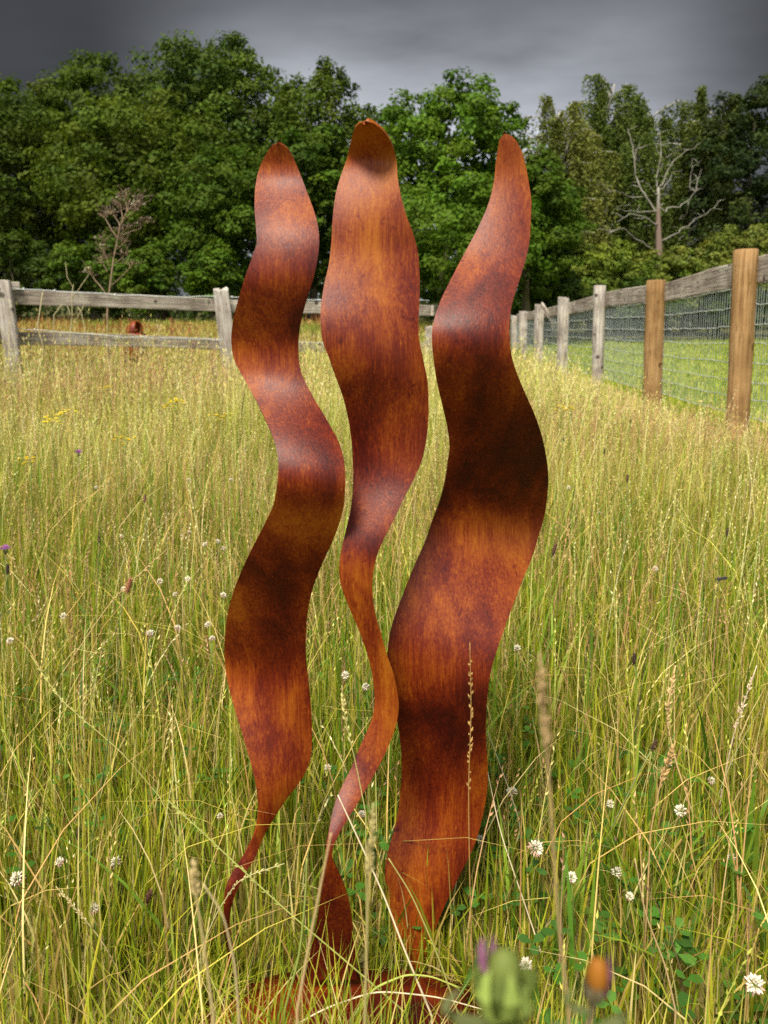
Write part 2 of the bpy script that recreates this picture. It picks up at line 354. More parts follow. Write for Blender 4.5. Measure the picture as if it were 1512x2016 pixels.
def leafy(name, label, px, ptop, pbot, phw, D, cols, group=None, cat='tree', lobes=14, clumps=20, per=70, leaf=.2, weep=0.0, depth=1.0, seed=0, trunk=True, low=.0):
    """broadleaf tree/shrub: crown spans image rows ptop..pbot and columns px+-phw when seen at distance D"""
    rnd = random.Random(seed); rg = np.random.default_rng(seed + 100)
    top = at(px, ptop, D); bot = at(px, pbot, D); hw = phw / FPX * D
    gz = float(terrain(top.x, D)); base = Vector((top.x, D, gz - .1))
    zc, hh = (top.z + bot.z) / 2, (top.z - bot.z) / 2
    root = empty(name, base)
    C, Nn, S, K = [], [], [], []
    cols = np.asarray(cols, float)
    for i in range(lobes):
        # lobes cover the crown; those near the top are smaller
        u = (i + .5) / lobes
        zz = 1 - 2 * u; an = i * 2.39996 + rnd.uniform(-.35, .35); rr = math.sqrt(max(0, 1 - zz * zz))
        wide = (1 - low) + low * (1 - zz) / 2 if low else 1
        lr = (.40 + .16 * rnd.random()) * (0.72 + .28 * rr)
        lc = np.array([math.cos(an) * rr * (1 - lr * .82) * wide, math.sin(an) * rr * (1 - lr * .82) * depth, zz * (1 - lr * .8)])
        lc = lc * np.array([hw, hw, hh]) + np.array([base.x, base.y, zc])
        lrad = np.array([hw * lr, hw * lr * depth, min(hh, hw * 1.25) * lr * .95])
        lcol = cols[0] + (cols[1] - cols[0]) * rnd.random()
        for k in range(clumps):
            d = rg.normal(size=3); d[2] = abs(d[2]) * .9 + rg.normal() * .35; d[1] -= .25; d /= np.linalg.norm(d)
            cc = lc + d * lrad * rg.uniform(.72, 1.12)
            cr_ = max(.28, .34 * lrad.mean()) * rg.uniform(.7, 1.25)
            m = int(per * rg.uniform(.6, 1.3))
            dd = rg.normal(size=(m, 3)); dd /= np.linalg.norm(dd, axis=1)[:, None]
            pos = cc + dd * (rg.random((m, 1)) ** .45) * cr_ * np.array([1, 1, .62])
            if weep: pos[:, 2] -= weep * rg.random(m) ** 2 * cr_ * 2.2
            nn = dd * .55 + d * .55 + np.array([0, 0, .45]) + rg.normal(size=(m, 3)) * .5
            C.append(pos); Nn.append(nn); S.append(leaf * rg.uniform(.6, 1.35, m))
            kc = lcol * rg.uniform(.78, 1.22) * np.array([rg.uniform(.88, 1.14), 1, rg.uniform(.8, 1.2)])
            K.append(np.clip(kc[None] * rg.uniform(.75, 1.3, (m, 1)), .003, .6))
    C = np.vstack(C); keep = C[:, 2] > terrain(C[:, 0], C[:, 1]) + .05
    V, F, c = leaf_quads(C[keep], np.vstack(Nn)[keep], np.concatenate(S)[keep], np.vstack(K)[keep])
    link('crown', np_mesh('crown', V - np.array(base), F, c), root, M_LEAF)
    g = Geo(); bc = (0.10, 0.085, 0.06)
    limb_set(g, base, Vector((base.x, base.y, zc + hh * .55)), hw * .9, 9 if trunk else 5, .22 if trunk else .06, rnd, bc)
    link('trunk', g.mesh('trunk', base, True), root, M_BARK)
    tag(root, label, cat, group)
    return root

def birch(name, label, px, ptop, pbot, phw, D, cols, seed=0, strands=420, group=None, gap=.25, slen=(1.2, 3.6)):
    """weeping birch: pale stem, arching limbs and curtains of hanging twigs with small leaves"""
    rnd = random.Random(seed); rg = np.random.default_rng(seed + 500)
    top = at(px, ptop, D); bot = at(px, pbot, D); hw = phw / FPX * D
    base = Vector((top.x, D, float(terrain(top.x, D)) - .1)); H = top.z - base.z
    root = empty(name, base); g = Geo(); bark = (0.30, 0.28, 0.25)
    tp = [base + Vector((rnd.uniform(-.15, .15) * k, rnd.uniform(-.1, .1) * k, H * .97 * k / 8)) for k in range(9)]
    g.tube(tp, [.24 * (1 - .9 * k / 8) + .015 for k in range(9)], 8, bark)
    C, Nn, S, K = [], [], [], []; cols = np.asarray(cols, float)
    nl = 34
    for i in range(nl):
        t = .34 + .64 * (i + rnd.random()) / nl; k = min(7, int(t * 8)); a = tp[k].lerp(tp[k + 1], t * 8 - k)
        an = i * 2.39996 + rnd.uniform(-.4, .4)
        reach = hw * (1.05 - .62 * max(0, (t - .45) / .55) ** 2) * rnd.uniform(.5, 1.1)
        q = []
        for s in range(7):
            u = s / 6
            q.append(a + Vector((math.cos(an) * reach * u, math.sin(an) * reach * u, H * .17 * (u - .75 * u * u) * rnd.uniform(.85, 1.15))))
        g.tube(q, [.055 * (1 - .85 * s / 6) for s in range(7)], 4, bark)
        lc = cols[0] + (cols[1] - cols[0]) * rnd.random()
        for s in range(int(strands / nl)):
            if rnd.random() < gap * .5: continue
            u = rnd.uniform(.15, 1) ** .8 * 6; kk = min(5, int(u)); st = q[kk].lerp(q[kk + 1], u - kk)
            ln = rnd.uniform(*slen); m = int(ln / .055)
            tt = np.linspace(0, 1, m)
            drift = np.array([rnd.uniform(-.25, .25), rnd.uniform(-.25, .25), 0])
            pos = np.array(st)[None] + np.stack([drift[0] * np.sin(tt * 2), drift[1] * np.sin(tt * 2), -ln * tt + .25 * np.sin(tt * 3.1)], 1)
            pos += rg.normal(size=(m, 3)) * np.array([.10, .10, .05])
            C.append(pos); Nn.append(rg.normal(size=(m, 3)) * .8 + np.array([0, -.4, .35])); S.append(rg.uniform(.10, .23, m))
            K.append(lc[None] * rg.uniform(.75, 1.3, (m, 1)) * rg.uniform(.8, 1.2))
    C = np.vstack(C); keep = C[:, 2] > base.z + .5
    V, F, c = leaf_quads(C[keep], np.vstack(Nn)[keep], np.concatenate(S)[keep], np.clip(np.vstack(K)[keep], .003, .6), .55)
    link('crown', np_mesh('crown', V - np.array(base), F, c), root, M_LEAF)
    link('trunk', g.mesh('trunk', base, True), root, M_BARK)
    tag(root, label, 'tree', group); return root

OLIVE = [(0.034, 0.055, 0.006), (0.058, 0.084, 0.008)]
DARKG = [(0.024, 0.042, 0.005), (0.044, 0.072, 0.007)]
MIDG = [(0.032, 0.060, 0.005), (0.058, 0.100, 0.008)]
BRIG = [(0.042, 0.086, 0.006), (0.076, 0.134, 0.010)]
BIR = [(0.060, 0.088, 0.015), (0.096, 0.124, 0.024)]
GT = 'trees along the far edge of the meadow'
GS = 'bushes at the foot of the trees'
leafy('oak_tree', 'dark olive broad tree at the left edge of the photo', 0, 172, 600, 190, 36, OLIVE, GT, seed=1, lobes=18, clumps=22, per=90)
leafy('oak_tree', 'olive rounded tree with two knobbly tops, left of the tallest tree', 165, 118, 560, 170, 38, OLIVE, GT, seed=2, lobes=18, clumps=22, per=90)
leafy('oak_tree', 'tallest dark green tree behind, its crown highest against the sky', 425, 88, 520, 175, 42, [(0.036, 0.062, 0.008), (0.062, 0.095, 0.011)], GT, seed=3, lobes=20, clumps=24, per=95, leaf=.23)
leafy('birch_like_tree', 'olive feathery pointed tree right of the tallest tree', 612, 112, 560, 130, 40, OLIVE, GT, seed=4, lobes=15, clumps=22, per=95, weep=.9)
leafy('oak_tree', 'broad olive oak in front of the tallest tree with layered boughs', 300, 205, 560, 205, 32, [(0.038, 0.060, 0.005), (0.066, 0.094, 0.008)], GT, seed=5, lobes=20, clumps=22, per=70)
leafy('maple_tree', 'low green tree with drooping boughs behind the left rail fence post', 440, 300, 625, 135, 29.5, MIDG, GT, seed=6, lobes=18, clumps=20, per=65, leaf=.17)
leafy('ash_tree', 'dense green tree directly behind the gap between left and middle ribbons', 610, 240, 625, 120, 33, MIDG, GT, seed=7, lobes=16, clumps=20, per=65)
leafy('maple_tree', 'bright green rounded tree behind the middle and right ribbons', 880, 162, 560, 165, 30, BRIG, GT, seed=8, lobes=20, clumps=22, per=70, leaf=.18)
leafy('maple_tree', 'bright green low spreading tree reaching the ground behind the right ribbon', 880, 350, 630, 190, 27.5, BRIG, GT, seed=9, lobes=20, clumps=20, per=65, leaf=.16)
leafy('maple_tree', 'green tree with boughs hanging to the ground right of the right ribbon', 1040, 300, 628, 110, 29, MIDG, GT, seed=10, lobes=16, clumps=20, per=65, leaf=.16)
leafy('oak_tree', 'very dark tall tree at the right edge of the photo', 1490, 132, 600, 115, 41, [(0.018, 0.030, 0.008), (0.035, 0.050, 0.012)], GT, seed=11, lobes=16, clumps=20, per=75)
leafy('ash_tree', 'dark small tree filling the back between green tree and birches', 1120, 330, 640, 150, 47, DARKG, GT, seed=12, lobes=14, clumps=18, per=70, leaf=.24)
leafy('ash_tree', 'dark tree low behind the dead tree', 1330, 380, 640, 160, 49, DARKG, GT, seed=13, lobes=14, clumps=16, per=60, leaf=.24)
leafy('oak_tree', 'dark tree filling the back between tallest tree and bright green tree', 730, 180, 640, 120, 46, DARKG, GT, seed=14, lobes=15, clumps=18, per=70, leaf=.24)
leafy('hazel_tree', 'small green tree filling the notch between bright green tree and thin birch', 1085, 335, 640, 75, 34, MIDG, GT, seed=15, lobes=14, clumps=18, per=65, leaf=.17)
birch('weeping_birch', 'thin crowned pale birch with sky showing through, left of the dead tree', 1098, 200, 520, 125, 42, [(0.090, 0.105, 0.020), (0.145, 0.150, 0.032)], seed=21, strands=800, gap=.3)
birch('weeping_birch', 'weeping birch with a high thin top directly left of the dead tree', 1185, 158, 560, 125, 44, BIR, seed=22, strands=1150)
birch('weeping_birch', 'weeping birch with a curtain of hanging twigs behind the dead tree', 1275, 192, 560, 125, 45, BIR, seed=23, strands=1050, gap=.3)
birch('weeping_birch', 'weeping birch hanging dark green curtains right of the dead tree', 1385, 178, 560, 115, 43, [(0.050, 0.070, 0.012), (0.085, 0.102, 0.018)], seed=24, strands=900, slen=(1.8, 4.2))
# bushes
leafy('hawthorn_bush', 'olive bush at the left edge above the rail fence', 20, 460, 635, 95, 28, OLIVE, GS, 'bush', seed=31, lobes=12, clumps=18, per=55, leaf=.14, trunk=False)
leafy('hawthorn_bush', 'dark green bush behind the dried thistle stem', 185, 470, 640, 105, 28.5, MIDG, GS, 'bush', seed=32, lobes=12, clumps=18, per=55, leaf=.14, trunk=False)
leafy('hawthorn_bush', 'green bush left of the dark hollow under the trees', 285, 480, 640, 60, 27.5, MIDG, GS, 'bush', seed=33, lobes=11, clumps=16, per=55, leaf=.14, trunk=False)
leafy('hawthorn_bush', 'green bush right of the dark hollow under the trees', 415, 470, 640, 55, 27.5, BRIG, GS, 'bush', seed=34, lobes=11, clumps=16, per=55, leaf=.14, trunk=False)
leafy('bramble_bush', 'yellow green bush left of the dead tree trunk', 1185, 478, 650, 90, 33.5, [(0.085, 0.125, 0.016), (0.135, 0.175, 0.022)], GS, 'bush', seed=35, lobes=13, clumps=18, per=60, leaf=.15, trunk=False)
leafy('bramble_bush', 'olive bush right of the dead tree trunk', 1310, 490, 655, 85, 34, [(0.085, 0.115, 0.018), (0.125, 0.150, 0.022)], GS, 'bush', seed=36, lobes=13, clumps=18, per=60, leaf=.15, trunk=False)
leafy('elder_bush', 'yellow green bush behind the tall end post at the right edge', 1470, 440, 655, 95, 35, [(0.085, 0.110, 0.018), (0.125, 0.145, 0.024)], GS, 'bush', seed=37, lobes=13, clumps=18, per=60, leaf=.15, trunk=False)
leafy('bramble_bush', 'dark hedge bush behind the wire fence below the dead tree', 1235, 545, 668, 105, 32.5, DARKG, GS, 'bush', seed=38, lobes=12, clumps=18, per=60, leaf=.15, trunk=False)
leafy('bramble_bush', 'dark hedge bush behind the wire fence beside the tall end post', 1400, 545, 668, 105, 34, DARKG, GS, 'bush', seed=39, lobes=12, clumps=18, per=60, leaf=.15, trunk=False)
leafy('bramble_bush', 'dark hedge bush behind the far end of the wire fence', 1085, 545, 662, 80, 31.5, DARKG, GS, 'bush', seed=40, lobes=12, clumps=16, per=60, leaf=.15, trunk=False)

def far_wood():
    """the unbroken wood further back, read as one mass behind the single trees"""
    C, Nn, S, K = [], [], [], []
    rg = np.random.default_rng(77)
    for i in range(130):
        x = rg.uniform(-60, 60); y = rg.uniform(54, 72); h = rg.uniform(4, 8.5)
        z0 = float(terrain(x, y))
        for k in range(4):
            cc = np.array([x + rg.normal() * 1.4, y + rg.normal(), z0 + h * (.15 + .27 * k)])
            m = 60; dd = rg.normal(size=(m, 3)); dd /= np.linalg.norm(dd, axis=1)[:, None]
            C.append(cc + dd * rg.random((m, 1)) ** .4 * np.array([1.9, 1.9, 1.4])); Nn.append(dd + np.array([0, -.2, .5])); S.append(rg.uniform(.35, .7, m))
            K.append(np.array([.035, .055, .012])[None] * rg.uniform(.6, 1.5, (m, 1)))
    V, F, c = leaf_quads(np.vstack(C), np.vstack(Nn), np.concatenate(S), np.vstack(K))
    o = link('far_woodland', np_mesh('far_woodland', V, F, c), None, M_LEAF)
    tag(o, 'dark green mass of woodland far behind the single trees', 'woodland', kind='stuff')
far_wood()

# dead tree: branches follow the photograph, each given its own depth
def dead_tree():
    D = 36.0
    def q(zx, zy, dy=0.0): return at(1150 + zx / 5.04, 180 + zy / 5.04, D + dy)
    base = at(1297, 500, D); base.z = float(terrain(base.x, D)) - .05
    root = empty('dead_tree', base); bare = (0.20, 0.185, 0.155); warm = (0.15, 0.108, 0.085)
    g = Geo()
    g.tube([base, q(745, 1600), q(738, 1400), q(735, 1200), q(738, 1050), q(735, 950)], [.20, .16, .13, .10, .07, .055], 9, [(.25, .17, .13), warm, warm, warm, bare, bare])
    link('trunk', g.mesh('trunk', base, True), root, M_BARK)
    rnd = random.Random(5)
    limbs = [
        ([(735, 950), (715, 880), (735, 800), (755, 680), (740, 600), (715, 530)], .07, .2),
        ([(755, 680), (765, 560), (750, 440), (740, 400)], .045, .3),
        ([(740, 960), (790, 880), (850, 760), (890, 680), (960, 630), (1000, 590), (1095, 565)], .07, -.6),
        ([(880, 690), (880, 640), (910, 560)], .03, -.5),
        ([(735, 1200), (700, 1180), (620, 1060), (560, 950), (510, 820), (495, 680), (485, 540), (445, 420), (430, 370)], .09, .7),
        ([(500, 680), (525, 580), (550, 500)], .03, .7),
        ([(590, 1050), (430, 1040), (390, 1010), (310, 990), (180, 990)], .04, -.8),
        ([(735, 1190), (600, 1195), (500, 1190), (400, 1180), (310, 1160)], .05, -1.0),
        ([(470, 1180), (460, 1130), (380, 1125), (310, 1160)], .028, -.6),
        ([(735, 1330), (700, 1310), (620, 1260), (560, 1235), (460, 1215), (400, 1245), (330, 1295)], .065, -1.4),
        ([(735, 1570), (680, 1555), (520, 1475), (450, 1410), (395, 1355), (290, 1380), (235, 1415)], .06, -1.8),
        ([(290, 1380), (250, 1390), (160, 1370), (50, 1365)], .05, -1.8),
        ([(740, 1150), (805, 1195), (830, 1155), (940, 1140), (1030, 1090), (1070, 1040), (1120, 980), (1175, 965)], .07, .8),
        ([(1030, 1100), (1020, 1200), (990, 1250), (945, 1275)], .045, .8),
        ([(745, 1490), (940, 1400), (960, 1360), (1030, 1340), (1100, 1270), (1200, 1230), (1260, 1170), (1380, 1165)], .055, 1.2),
        ([(1290, 1168), (1310, 1130), (1340, 1090), (1400, 1060)], .03, 1.2),
        ([(1110, 985), (1060, 970), (1050, 880), (1070, 770), (1075, 660)], .035, .9),
        ([(1115, 980), (1125, 870), (1165, 770)], .035, .6),
        ([(1070, 760), (1165, 680)], .02, .9), ([(738, 1030), (700, 1000), (640, 920), (580, 880)], .04, -.4),
        ([(738, 1080), (830, 1020)], .035, -.5), ([(740, 1000), (780, 960), (830, 900), (880, 810), (970, 775)], .04, .9),
        ([(890, 850), (1000, 840)], .02, .9), ([(940, 1400), (945, 1440), (930, 1500)], .04, 1.2)]
    for pts, r, dep in limbs:
        g = Geo(); n = len(pts)
        P = [q(x, y, dep * i / (n - 1)) for i, (x, y) in enumerate(pts)]
        Q = []
        for i in range(n - 1):
            for k in range(3):
                Q.append(P[i].lerp(P[i + 1], k / 3) + Vector((rnd.gauss(0, .02), rnd.gauss(0, .03), rnd.gauss(0, .025))))
        Q.append(P[-1]); m = len(Q)
        g.tube(Q, [r * .50 * (1 - .72 * i / (m - 1)) for i in range(m)], 6, [np.array(bare) * rnd.uniform(.85, 1.15) for i in range(m)])
        for k in range(max(1, m // 8)):
            a = Q[rnd.randrange(m // 3, m)]; d = Vector((rnd.uniform(-1, 1), rnd.uniform(-.6, .6), rnd.uniform(-.2, 1))).normalized() * rnd.uniform(.25, .6)
            g.tube([a, a + d * .5 + Vector((0, 0, rnd.uniform(-.05, .08))), a + d], [.016, .011, .006], 4, bare)
        link('branch', g.mesh('branch', base, True), root, M_BARK)
    tag(root, 'bare dead tree with pale twisting branches standing among the bushes', 'tree')
dead_tree()

# ------------------------------------------------------------------ fences
def square_post(name, parent, foot, top, w, d, mat, seed, slope=.012, rotz=0.0):
    """weathered sawn post between two points (foot below the turf)"""
    rnd = random.Random(seed); ax = (top - foot); ln = ax.length
    V, Q = [], []; n = 12
    ring = [(-1, -1), (-.86, -1), (.86, -1), (1, -1), (1, -.86), (1, .86), (1, 1), (.86, 1), (-.86, 1), (-1, 1), (-1, .86), (-1, -.86)]
    ring = [(-1, -.84), (-.84, -1), (0, -1.0), (.84, -1), (1, -.84), (1, 0), (1, .84), (.84, 1), (0, 1), (-.84, 1), (-1, .84), (-1, 0)]
    m = len(ring); jig = [rnd.uniform(.94, 1.05) for _ in ring]
    for i in range(n + 1):
        t = i / n; f = 1 + .03 * math.sin(t * 9 + seed) + rnd.uniform(-.012, .012)
        for k, (a, b) in enumerate(ring):
            V.append((a * w / 2 * f * jig[k], b * d / 2 * f * jig[k], ln * t + (rnd.uniform(-1, 1) * slope if i == n else 0)))
    for i in range(n):
        for k in range(m): Q.append((i * m + k, i * m + (k + 1) % m, (i + 1) * m + (k + 1) % m, (i + 1) * m + k))
    g = Geo(); g.add(V, Q); c0 = len(V); T = []
    V2 = [V[n * m + k] for k in range(m)] + [(0, 0, ln + .006)]
    g.add(V2, None, [(k, (k + 1) % m, m) for k in range(m)])
    me = g.mesh(name); me.materials.append(mat); o = link(name, me, parent)
    rot = ax.to_track_quat('Z', 'Y') @ Quaternion((0, 0, 1), rotz)
    o.location = foot - parent.location; o.rotation_mode = 'QUATERNION'; o.rotation_quaternion = rot
    return o
def round_post(name, parent, foot, top, r, mat, seed):
    rnd = random.Random(seed); ax = top - foot; ln = ax.length; m = 22; n = 14
    ph = [rnd.uniform(0, 6.28) for _ in range(4)]
    V, Q = [], []
    def rad(a, t): return r * (1 + .035 * math.sin(2 * a + ph[0] + t) + .022 * math.sin(3 * a + ph[1] - 2 * t) + .018 * math.sin(7 * t + ph[2]) + .012 * math.sin(5 * a + ph[3]))
    for i in range(n + 1):
        t = i / n
        for k in range(m):
            a = 6.28318 * k / m; rr = rad(a, t * 3); V.append((math.cos(a) * rr, math.sin(a) * rr, ln * t))
    for k in range(m):
        a = 6.28318 * k / m; rr = rad(a, 3) * .93; V.append((math.cos(a) * rr, math.sin(a) * rr, ln + .008))
    for i in range(n + 1):
        for k in range(m): Q.append((i * m + k, i * m + (k + 1) % m, (i + 1) * m + (k + 1) % m, (i + 1) * m + k))
    g = Geo(); g.add(V, Q); me0 = None
    b = (n + 1) * m; V2 = [V[b + k] for k in range(m)] + [(0, 0, ln + .010)]
    g.add(V2, None, [(k, (k + 1) % m, m) for k in range(m)])
    me = g.mesh(name, None, True); me.materials.append(mat); o = link(name, me, parent)
    o.location = foot - parent.location; o.rotation_mode = 'QUATERNION'; o.rotation_quaternion = ax.to_track_quat('Z', 'Y')
    return o
def rail(name, parent, a, b, h, th, mat, seed, nseg=14, notch=0.0):
    """split board from a to b (centre line), height h, thickness th; local X runs along it"""
    rnd = random.Random(seed); ax = b - a; ln = ax.length; V, Q = [], []
    ring = [(-1, -.9), (-.8, -1), (.8, -1), (1, -.9), (1, 0), (1, .9), (.8, 1), (-.8, 1), (-1, .9), (-1, 0)]
    m = len(ring); bow = rnd.uniform(-.012, .012); p1, p2 = rnd.uniform(0, 6), rnd.uniform(0, 6)
    for i in range(nseg + 1):
        t = i / nseg; wz = bow * math.sin(math.pi * t) + .004 * math.sin(7 * t + p1)
        up = 1 + .05 * math.sin(5 * t + p2) + rnd.uniform(-.03, .03); dn = 1 + .04 * math.sin(6 * t + p1) + rnd.uniform(-.02, .02)
        for (y, z) in ring:
            V.append((ln * t, y * th / 2 + .004 * math.sin(4 * t + p2), z * h / 2 * (up if z > 0 else dn) + wz))
    for i in range(nseg):
        for k in range(m): Q.append((i * m + k, (i + 1) * m + k, (i + 1) * m + (k + 1) % m, i * m + (k + 1) % m))
    g = Geo(); g.add(V, Q)
    for e, s in ((0, 1), (nseg, -1)):
        R_ = [V[e * m + k] for k in range(m)]; c = (R_[0][0], 0, 0)
        g.add(R_ + [c], None, [((k + 1) % m, k, m) if s < 0 else (k, (k + 1) % m, m) for k in range(m)])
    me = g.mesh(name); me.materials.append(mat); o = link(name, me, parent)
    X = ax.normalized(); Zt = Vector((0, 0, 1)); Yv = Zt.cross(X).normalized(); Zv = X.cross(Yv)
    mt = Matrix((X, Yv, Zv)).transposed()
    o.location = a - parent.location; o.rotation_mode = 'QUATERNION'; o.rotation_quaternion = mt.to_quaternion()
    return o
def wire(parent, pts, r, name, col=(0.50, 0.52, 0.50), barbs=0, seed=0):
    rnd = random.Random(seed); g = Geo(); g.tube(pts, r, 5, col)
    for k in range(barbs):
        i = rnd.randrange(len(pts) - 1); p = Vector(pts[i]).lerp(Vector(pts[i + 1]), rnd.random())
        g.tube([p - Vector((.012, .006, .014)), p + Vector((.010, -.004, .016))], r * .8, 4, col)
        g.tube([p - Vector((-.012, .004, .012)), p + Vector((-.010, .006, .015))], r * .8, 4, col)
    me = g.mesh(name, parent.location, True); me.materials.append(M_WIRE); return link(name, me, parent)

def gz(x, y): return float(terrain(x, y))
def left_fence():
    pa, pb, pc = (6, 7.6), (432, 9.3), (850, 11.0)
    A, B, C_ = at(pa[0], 552, pa[1]), at(435, 570, pb[1]), at(851, 645, pc[1])
    root = empty('rail_fence', (B.x, B.y, gz(B.x, B.y)))
    Z = lambda p, y, dx=0.0: Vector((p.x + dx, p.y, gz(p.x, p.y) - .15))
    square_post('post', root, Z(A, 0, .10), A, .17, .14, M_OLD, 1, .01, .3)
    square_post('post', root, Z(B, 0, .14), B, .175, .15, M_OLD, 2, .03, .45)
    square_post('post', root, Z(C_, 0, .02), C_, .20, .15, M_OLD, 3, .03, .4)
    # boards run behind the posts
    off = Vector((-.05, .10, 0))
    def pt(x, y, Y): return at(x, y, Y) + off
    W0 = (-330, 6.25)
    rail('rail', root, pt(-330, 566, 6.25), pt(8, 582, 7.6), .135, .04, M_RAIL, 11)
    rail('rail', root, pt(6, 583, 7.62), pt(430, 600, 9.3), .150, .045, M_RAIL, 12)
    rail('rail', root, pt(426, 600, 9.29), pt(853, 611, 11.0), .150, .045, M_RAIL, 13)
    rail('rail', root, pt(-330, 652, 6.25), pt(8, 664, 7.6), .13, .04, M_RAIL, 14)
    rail('rail', root, pt(6, 666, 7.62), pt(432, 678, 9.3), .135, .045, M_RAIL, 15)
    rail('rail', root, pt(428, 678, 9.29), pt(853, 690, 11.0), .135, .045, M_RAIL, 16)
    rail('rail', root, pt(-60, 560, 7.45) + Vector((0, -.06, 0)), pt(40, 562, 7.72) + Vector((0, -.02, 0)), .082, .035, M_RAIL, 17, 6)   # short board end nailed on top
    # the fence turns away here, towards the far end of the wire fence
    E = at(1004, 622, 22.5)
    rail('rail', root, at(851, 611, 11.05), E, .15, .045, M_RAIL, 18)
    rail('rail', root, at(851, 690, 11.05), at(1004, 655, 22.5), .14, .045, M_RAIL, 19)
    for k, (x, Y) in enumerate(((905, 14.0), (950, 17.0), (984, 20.0))):
        t = at(x, 604 + 5 * k, Y); square_post('post', root, Z(t, 0), t, .16, .14, M_OLD, 30 + k)
    # wires stapled along the top and above the lower board
    rnd = random.Random(9)
    def run(pts, sag):
        P = []
        for i in range(len(pts) - 1):
            for k in range(12):
                t = k / 12; p = Vector(pts[i]).lerp(Vector(pts[i + 1]), t)
                p.z += -sag * math.sin(math.pi * t) + rnd.gauss(0, .006); P.append(p)
        P.append(Vector(pts[-1])); return P
    f = Vector((0, -.09, 0))
    wire(root, run([at(-330, 545, 6.2) + f, at(8, 566, 7.6) + f, at(432, 585, 9.3) + f, at(845, 592, 11) + f], .02), .0045, 'barbed_wire', barbs=14, seed=1)
    wire(root, run([at(-330, 640, 6.2) + f, at(8, 645, 7.6) + f, at(436, 668, 9.3) + f, at(850, 676, 11) + f], .02), .004, 'barbed_wire', barbs=10, seed=2)
    tag(root, 'weathered grey wooden post and rail fence across the back left', 'fence')
left_fence()

def right_fence():
    posts = [  # px, top row, foot row, depth, radius, kind
        (1722, 400, 985, 4.25, .085, 'new'), (1469, 493, 890, 6.2, .090, 'new'), (1292, 553, 836, 8.48, .100, 'new'), (1181, 563, 800, 11.05, .085, 'old'),
        (1110, 586, 768, 13.8, .095, 'old'), (1062, 600, 740, 16.5, .095, 'old'), (1030, 613, 722, 19.0, .10, 'old'), (1012, 622, 712, 22.0, .09, 'old')]
    p0 = at(posts[2][0], 700, posts[2][3]); root = empty('wire_fence', (p0.x, p0.y, gz(p0.x, p0.y)))
    for i, (px, pt_, pf, Y, r, kind) in enumerate(posts):
        t = at(px, pt_, Y); f = at(px + (4 if i in (3,) else 0), pf, Y); f.z = min(f.z, gz(f.x, f.y)) - .15
        f.x = t.x * .75 + f.x * .25
        if kind == 'new': round_post('post', root, f, t, r, M_NEW, 40 + i)
        elif i == 3: round_post('post', root, f, t, r, M_OLD, 40 + i)
        else: square_post('post', root, f, t, r * 1.75, r * 1.6, M_OLD, 40 + i, .02, .2)
    def rt(px):                                   # rail top row on the photograph
        return float(np.interp(px, [1000, 1062, 1110, 1181, 1292, 1469, 1722], [621, 608, 596, 576, 557, 506, 430]))
    back = Vector((.10, .02, 0))
    for i in range(len(posts) - 1):
        a, b = posts[i], posts[i + 1]
        h = .205 if i < 4 else .19
        A = at(a[0], rt(a[0]), a[3]) + back - Vector((0, 0, h / 2)); B = at(b[0], rt(b[0]), b[3]) + back - Vector((0, 0, h / 2))
        ex = (A - B).normalized() * .05
        rail('rail', root, B - ex * .9, A + ex * (.9 if i else 1), h, .045, M_RAIL, 60 + i, 16)
    # stock netting: line wires and upright stays, on the near side of the posts
    rnd = random.Random(3); front = Vector((.085, -.02, 0))
    zt = [(.985, None), (.875, 1), (.775, 1), (.675, 1), (.585, 1), (.49, 1), (.395, 1), (.31, 1), (.22, 1)]
    def wpt(i, u, f):                             # point on the net plane between posts i and i+1 at share f of the rail height
        a, b = posts[i], posts[i + 1]; A = at(a[0], rt(a[0]), a[3]); B = at(b[0], rt(b[0]), b[3])
        fa, fb = gz(A.x, A.y), gz(B.x, B.y)
        p = A.lerp(B, u) + front; z0 = fa + (fb - fa) * u; p.z = z0 + (p.z - z0) * f
        p.z += -.018 * math.sin(math.pi * u) * f + .004 * math.sin(u * 11 + f * 17 + i)
        return p
    for k, (f, _) in enumerate(zt):
        P = []
        for i in range(len(posts) - 1):
            nn = 40 if i < 3 else 14
            for s in range(nn): P.append(wpt(i, s / nn, f) + Vector((rnd.gauss(0, .004), 0, rnd.gauss(0, .0035))))
        P.append(wpt(len(posts) - 2, 1, f))
        wire(root, P, .0040 if k not in (1, 2, 3) else .0048, 'line_wire', (0.34, 0.37, 0.35))
    g = Geo()
    for i in range(len(posts) - 1):
        a, b = posts[i], posts[i + 1]; A = at(a[0], rt(a[0]), a[3]); B = at(b[0], rt(b[0]), b[3]); ln = (A - B).length
        m = int(ln / (.052 if i < 3 else .10))
        for s in range(m):
            u = (s + .5 + rnd.uniform(-.12, .12)) / m
            P = [wpt(i, u + rnd.gauss(0, .0012), f) for f, _ in zt]
            g.tube(P, .0024 if i < 2 else .0026, 3, (0.24, 0.27, 0.26), False)
    me = g.mesh('stay_wires', root.location); me.materials.append(M_WIRE); o = link('stay_wires', me, root); tag(o, kind='stuff')
    # broken gate brace leaning at the far end
    rail('brace', root, at(1066, 600, 16.2), at(1094, 640, 15.4), .10, .04, M_RAIL, 77, 6)
    tag(root, 'post and wire netting fence with a top board along the right', 'fence')
right_fence()

